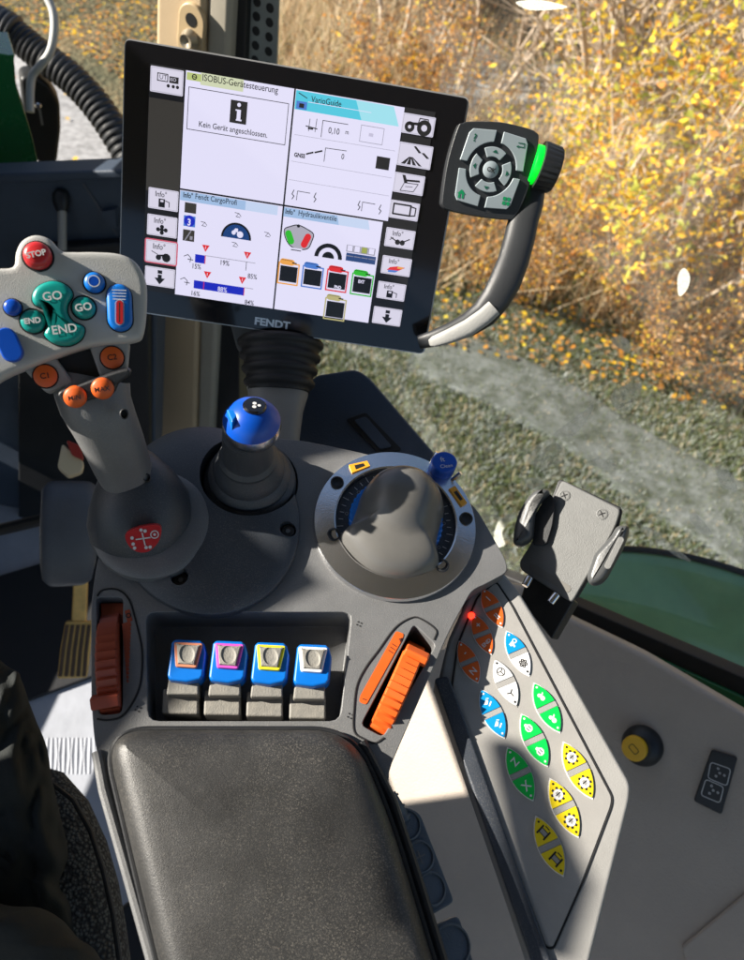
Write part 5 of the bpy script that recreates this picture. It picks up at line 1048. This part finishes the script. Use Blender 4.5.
def bush(name, H_, spread, nst, leaves, mats_, seed, twig=TW, lsize=.035, sub=10, lower=0):
    rnd_ = random.Random(seed); st = MB(); lf = MB(); lv_ = [[], []]
    tips = []
    def branch(p, d, L, r, lev):
        n = 5 if lev < 2 else 3; pts = [p]; q = p; dd = d.copy()
        for i in range(n):
            dd = (dd+V((rnd_.uniform(-.2, .2), rnd_.uniform(-.2, .2), rnd_.uniform(-.12, .14)))).normalized(); q = q+dd*L/n; pts.append(q)
        rr = [r*(1-.75*i/n) for i in range(n+1)]; st.tube(pts, rr, twig, 4 if lev else 5)
        if lev < 2:
            for i in range(sub if lev == 0 else max(3, sub//2)):
                t = rnd_.uniform(.15, 1); k = min(n-1, int(t*n)); bp_ = pts[k].lerp(pts[k+1], t*n-k)
                nd = (dd+V((rnd_.uniform(-1, 1), rnd_.uniform(-1, 1), rnd_.uniform(-.3, .7)))).normalized(); branch(bp_, nd, L*rnd_.uniform(.3, .5), r*.45, lev+1)
        if lev >= 1:
            for k in range(n+1): tips.append((pts[k], lev))
    for i in range(nst):
        a = rnd_.uniform(0, 6.28); s = rnd_.uniform(.1, 1)*spread; p = V((math.cos(a)*s*.3, math.sin(a)*s*.3, -.05)); d = V((math.cos(a)*s/H_, math.sin(a)*s/H_, 1)).normalized()
        branch(p, d, H_*rnd_.uniform(.6, 1.1), .008*H_*rnd_.uniform(.6, 1.3), 0)
    vs = []; fs = []; ms = []
    for i in range(leaves):
        p, l_ = rnd_.choice(tips); p = p+V((rnd_.gauss(0, .04), rnd_.gauss(0, .04), rnd_.gauss(0, .04))); s = lsize*rnd_.uniform(.6, 1.3)
        u = V((rnd_.gauss(0, 1), rnd_.gauss(0, 1), rnd_.gauss(0, .6))).normalized(); w = u.cross(V((rnd_.gauss(0, 1), rnd_.gauss(0, 1), rnd_.gauss(0, 1)))).normalized()*.38; 
        nn = u.cross(w)*.3; o = len(vs); vs += [p-u*s*.5, p+w*s*.8+nn*s*.5-u*s*.05, p+u*s*.55, p-w*s*.8+nn*s*.5-u*s*.05]; fs += [[o, o+1, o+2, o+3]]; ms.append(rnd_.choices(range(len(mats_)), [m[1] for m in mats_])[0])
    L0 = len(vs); o = bpy.data.objects.new(name, None); COL.objects.link(o)
    s1 = st.build('branches', o, sharp=0, recalc=False)
    me = bpy.data.meshes.new('foliage'); me.from_pydata(vs, [], fs); [me.materials.append(m[0]) for m in mats_]
    for pol, k in zip(me.polygons, ms): pol.material_index = k
    lo = bpy.data.objects.new('foliage', me); COL.objects.link(lo); lo.parent = o
    return o
def cp(o, loc, rz, s, label, group):
    c = o.copy(); COL.objects.link(c); c.location = loc; c.rotation_euler = (0, 0, rz); c.scale = (s, s, s)
    for ch in o.children: d_ = ch.copy(); COL.objects.link(d_); d_.parent = c
    tag(c, label, 'bush', group); return c
protoA = bush('yellow_bush', 1.7, 1.0, 14, 2700, [(YL, 6), (OL, 2), (GL, 3)], 1, lsize=.052, sub=8)
protoB = bush('bare_bush', 2.8, 1.6, 24, 1100, [(YL, 3), (DRY, 4), (BL_, 1)], 2, lsize=.035, sub=14)
protoC = bush('brown_bush', 1.2, 1.1, 20, 3000, [(OL, 3), (BL_, 5), (YL, 1)], 3, twig=TWD, lsize=.04, sub=9)
protoD = bush('bare_sapling', 3.6, 1.2, 5, 900, [(YL, 3), (GL, 1)], 4, lsize=.05, sub=14)
G1 = 'autumn bushes beyond the side window'
used = set()
def put(proto, x, y, rz, s, lab):
    P = V((x, y, gz(x, y)-.02))
    if proto not in used: used.add(proto); proto.location = P; proto.rotation_euler = (0, 0, rz); proto.scale = (s, s, s); tag(proto, lab, 'bush', G1); return proto
    return cp(proto, P, rz, s, lab, G1)
A_l = 'leafy yellow autumn bush beyond the gravel path'; B_l = 'tall tangled thicket of pale twigs with sparse yellow leaves'; C_l = 'low brown and orange leafed bush beside the path'; D_l = 'slender bare sapling with a few yellow leaves'
put(protoA, 1.55, 4.45, 0, 1, A_l); put(protoA, 2.45, 4.2, 2, .9, A_l); put(protoA, 1.95, 5.2, 4, 1.1, A_l); put(protoA, 3.3, 4.9, 1, 1.1, A_l); put(protoA, .95, 4.9, 5, .7, A_l)
put(protoC, .75, 4.15, 1, .6, C_l); put(protoC, 1.6, 3.75, 3, .55, C_l); put(protoC, 2.5, 3.45, 4, .7, C_l); put(protoC, .1, 4.7, 2, .5, C_l); put(protoC, 3.2, 3.5, .5, .8, C_l); put(protoC, -.3, 6.4, 1.5, .9, C_l)
for i, (x, y, s) in enumerate(((3.0, 6.0, 1), (4.2, 5.6, 1.1), (2.9, 7.2, .8), (-.2, 9.6, .6), (3.8, 7.6, 1.2), (5.4, 7.2, 1.3), (3.4, 9.0, 1.0), (-.9, 8.8, .8), (5.0, 9.6, 1.4), (1.2, 11.5, .8), (4.4, 11, 1.3), (-2.2, 9.8, .9), (7.2, 9, 1.4), (4.2, 4.4, .9))): put(protoB, x, y, i*1.3, s, B_l)
put(protoD, 1.45, 5.9, 0, 1, D_l); put(protoD, .1, 7.0, 2, .9, D_l); put(protoD, 3.2, 6.8, 4, 1.1, D_l)
for i, (x, y) in enumerate(((.9, 6.2), (-.6, 7.4), (2.2, 6.2), (4.4, 6.4), (-1.3, 8.3))): put(protoD, x, y, 1+i*1.7, .8+.08*i, D_l)
# grass tufts and litter
def blades(name, area, cnt, mats_, hmin, hmax, seed, lab, cat, flat=False, wid=.006):
    r = random.Random(seed); vs = []; fs = []; ms = []
    for i in range(cnt):
        x, y = area(r); z = gz(x, y)
        if flat:
            s = r.uniform(hmin, hmax); a = r.uniform(0, 6.28); u = V((math.cos(a), math.sin(a), r.uniform(-.3, .3)))*s*.5; w = V((-math.sin(a), math.cos(a), r.uniform(-.3, .3)))*s*.36; p = V((x, y, z+.045)); q = [p-u, p+w, p+u, p-w]
        else:
            hh = r.uniform(hmin, hmax); a = r.uniform(0, 6.28); l_ = V((r.gauss(0, .5), r.gauss(0, .5), 0))*hh; w = V((math.cos(a), math.sin(a), 0))*wid; p = V((x, y, z)); q = [p-w, p+w, p+l_+V((0, 0, hh))+w*.25, p+l_+V((0, 0, hh))-w*.25]
        o = len(vs); vs += q; fs.append([o, o+1, o+2, o+3]); ms.append(r.choices(range(len(mats_)), [m[1] for m in mats_])[0])
    me = bpy.data.meshes.new(name); me.from_pydata(vs, [], fs); [me.materials.append(m[0]) for m in mats_]
    for p, k in zip(me.polygons, ms): p.material_index = k
    o = bpy.data.objects.new(name, me); COL.objects.link(o); tag(o, lab, cat, kind='stuff')
def inpath(x, y):
    P = V((x, y, gz(x, y))); u, v_ = proj(P); yc = 345+(u-430)*.60 if u > 430 else 345; return 390 < u < 900 and abs(v_-yc) < 34+(u-430)*.02
def inroad(x, y):
    u, v_ = proj(V((x, y, 0))); return u < 150 and v_ > 20+max(0, u-12)*.6
def near(r):
    while True:
        x = r.uniform(-1.6, 3.4); y = r.uniform(1.2, 4.6)
        if inpath(x+r.gauss(0, .16), y+r.gauss(0, .16)) and (r.random() > .72 or noise.noise(V((x*4, y*4, 3))) > .3): continue
        if inroad(x, y): continue
        return x, y
def far(r):
    while True:
        x = r.uniform(-6, 7); y = r.uniform(4.0, 12); u_, v_ = proj(V((x, y, gz(x, y))))
        if 410 < u_ < 640 and v_ < 135 and r.random() > .25: continue
        if not inroad(x, y) and not proj(V((x, y, 0)))[0] < 215: return x, y
FR = leafmat('frosted_blade', (.25, .28, .26), (.62, .65, .64))
def onpath(r):
    while True:
        x = r.uniform(-1.0, 3.6); y = r.uniform(1.4, 4.6)
        if inpath(x+r.gauss(0, .32), y+r.gauss(0, .32)) and noise.noise(V((x*4, y*4, 3))) > -.25+r.gauss(0, .2): return x, y
blades('frosted_grass', onpath, 45000, [(FR, 5), (DRY, 1), (GR, 2)], .008, .035, 21, 'short frosty grey-green grass along the path', 'grass', wid=.0035)
blades('short_grass', near, 150000, [(GR, 7), (DRY, 1), (FR, 3)], .012, .05, 11, 'short dark green grass below the side window', 'grass', wid=.0032)
blades('dry_tall_grass', far, 50000, [(DRY, 6), (BL_, 2), (GR, 1)], .1, .45, 12, 'dry straw-coloured grass among the bushes', 'grass', wid=.005)
def litter(r):
    while True:
        x = r.uniform(-6, 6); y = r.uniform(3.4, 11)
        if inroad(x, y) and r.random() > .06: continue
        return x, y
blades('leaf_litter', litter, 34000, [(OL, 3), (YL, 3), (BL_, 5)], .02, .05, 13, 'fallen orange and brown leaves on the ground', 'leaf litter', flat=True)

# ================================================================== LIGHT, CAMERA

w = bpy.data.worlds.new('World'); scene.world = w; w.use_nodes = True; nt = w.node_tree; sk = nt.nodes.new('ShaderNodeTexSky'); sk.sky_type = 'NISHITA'; sk.sun_disc = False
sk.sun_elevation = math.asin(SUN.z); sk.sun_rotation = math.atan2(SUN.x, SUN.y); nt.links.new(sk.outputs[0], nt.nodes['Background'].inputs[0]); nt.nodes['Background'].inputs[1].default_value = .055
sl_ = bpy.data.lights.new('sun', 'SUN'); sl_.energy = 5; sl_.angle = R_(.5); sl_.color = (1, .93, .82); so_ = bpy.data.objects.new('sun', sl_); COL.objects.link(so_); so_.rotation_euler = SUN.to_track_quat('Z', 'Y').to_euler()
cd = bpy.data.cameras.new('camera'); cam = bpy.data.objects.new('camera', cd); COL.objects.link(cam); scene.camera = cam
cam.matrix_world = Matrix(((RR.x, UU.x, -F.x, C.x), (RR.y, UU.y, -F.y, C.y), (RR.z, UU.z, -F.z, C.z), (0, 0, 0, 1)))
cd.sensor_fit = 'VERTICAL'; cd.sensor_height = 24; cd.lens = f/960*24; cd.clip_start = .02; cd.clip_end = 2000
cd.dof.use_dof = True; cd.dof.focus_distance = .47; cd.dof.aperture_fstop = 7
scene.view_settings.view_transform = 'Standard'; scene.view_settings.look = 'None'; scene.view_settings.exposure = 1.42
scene.render.engine = 'CYCLES'
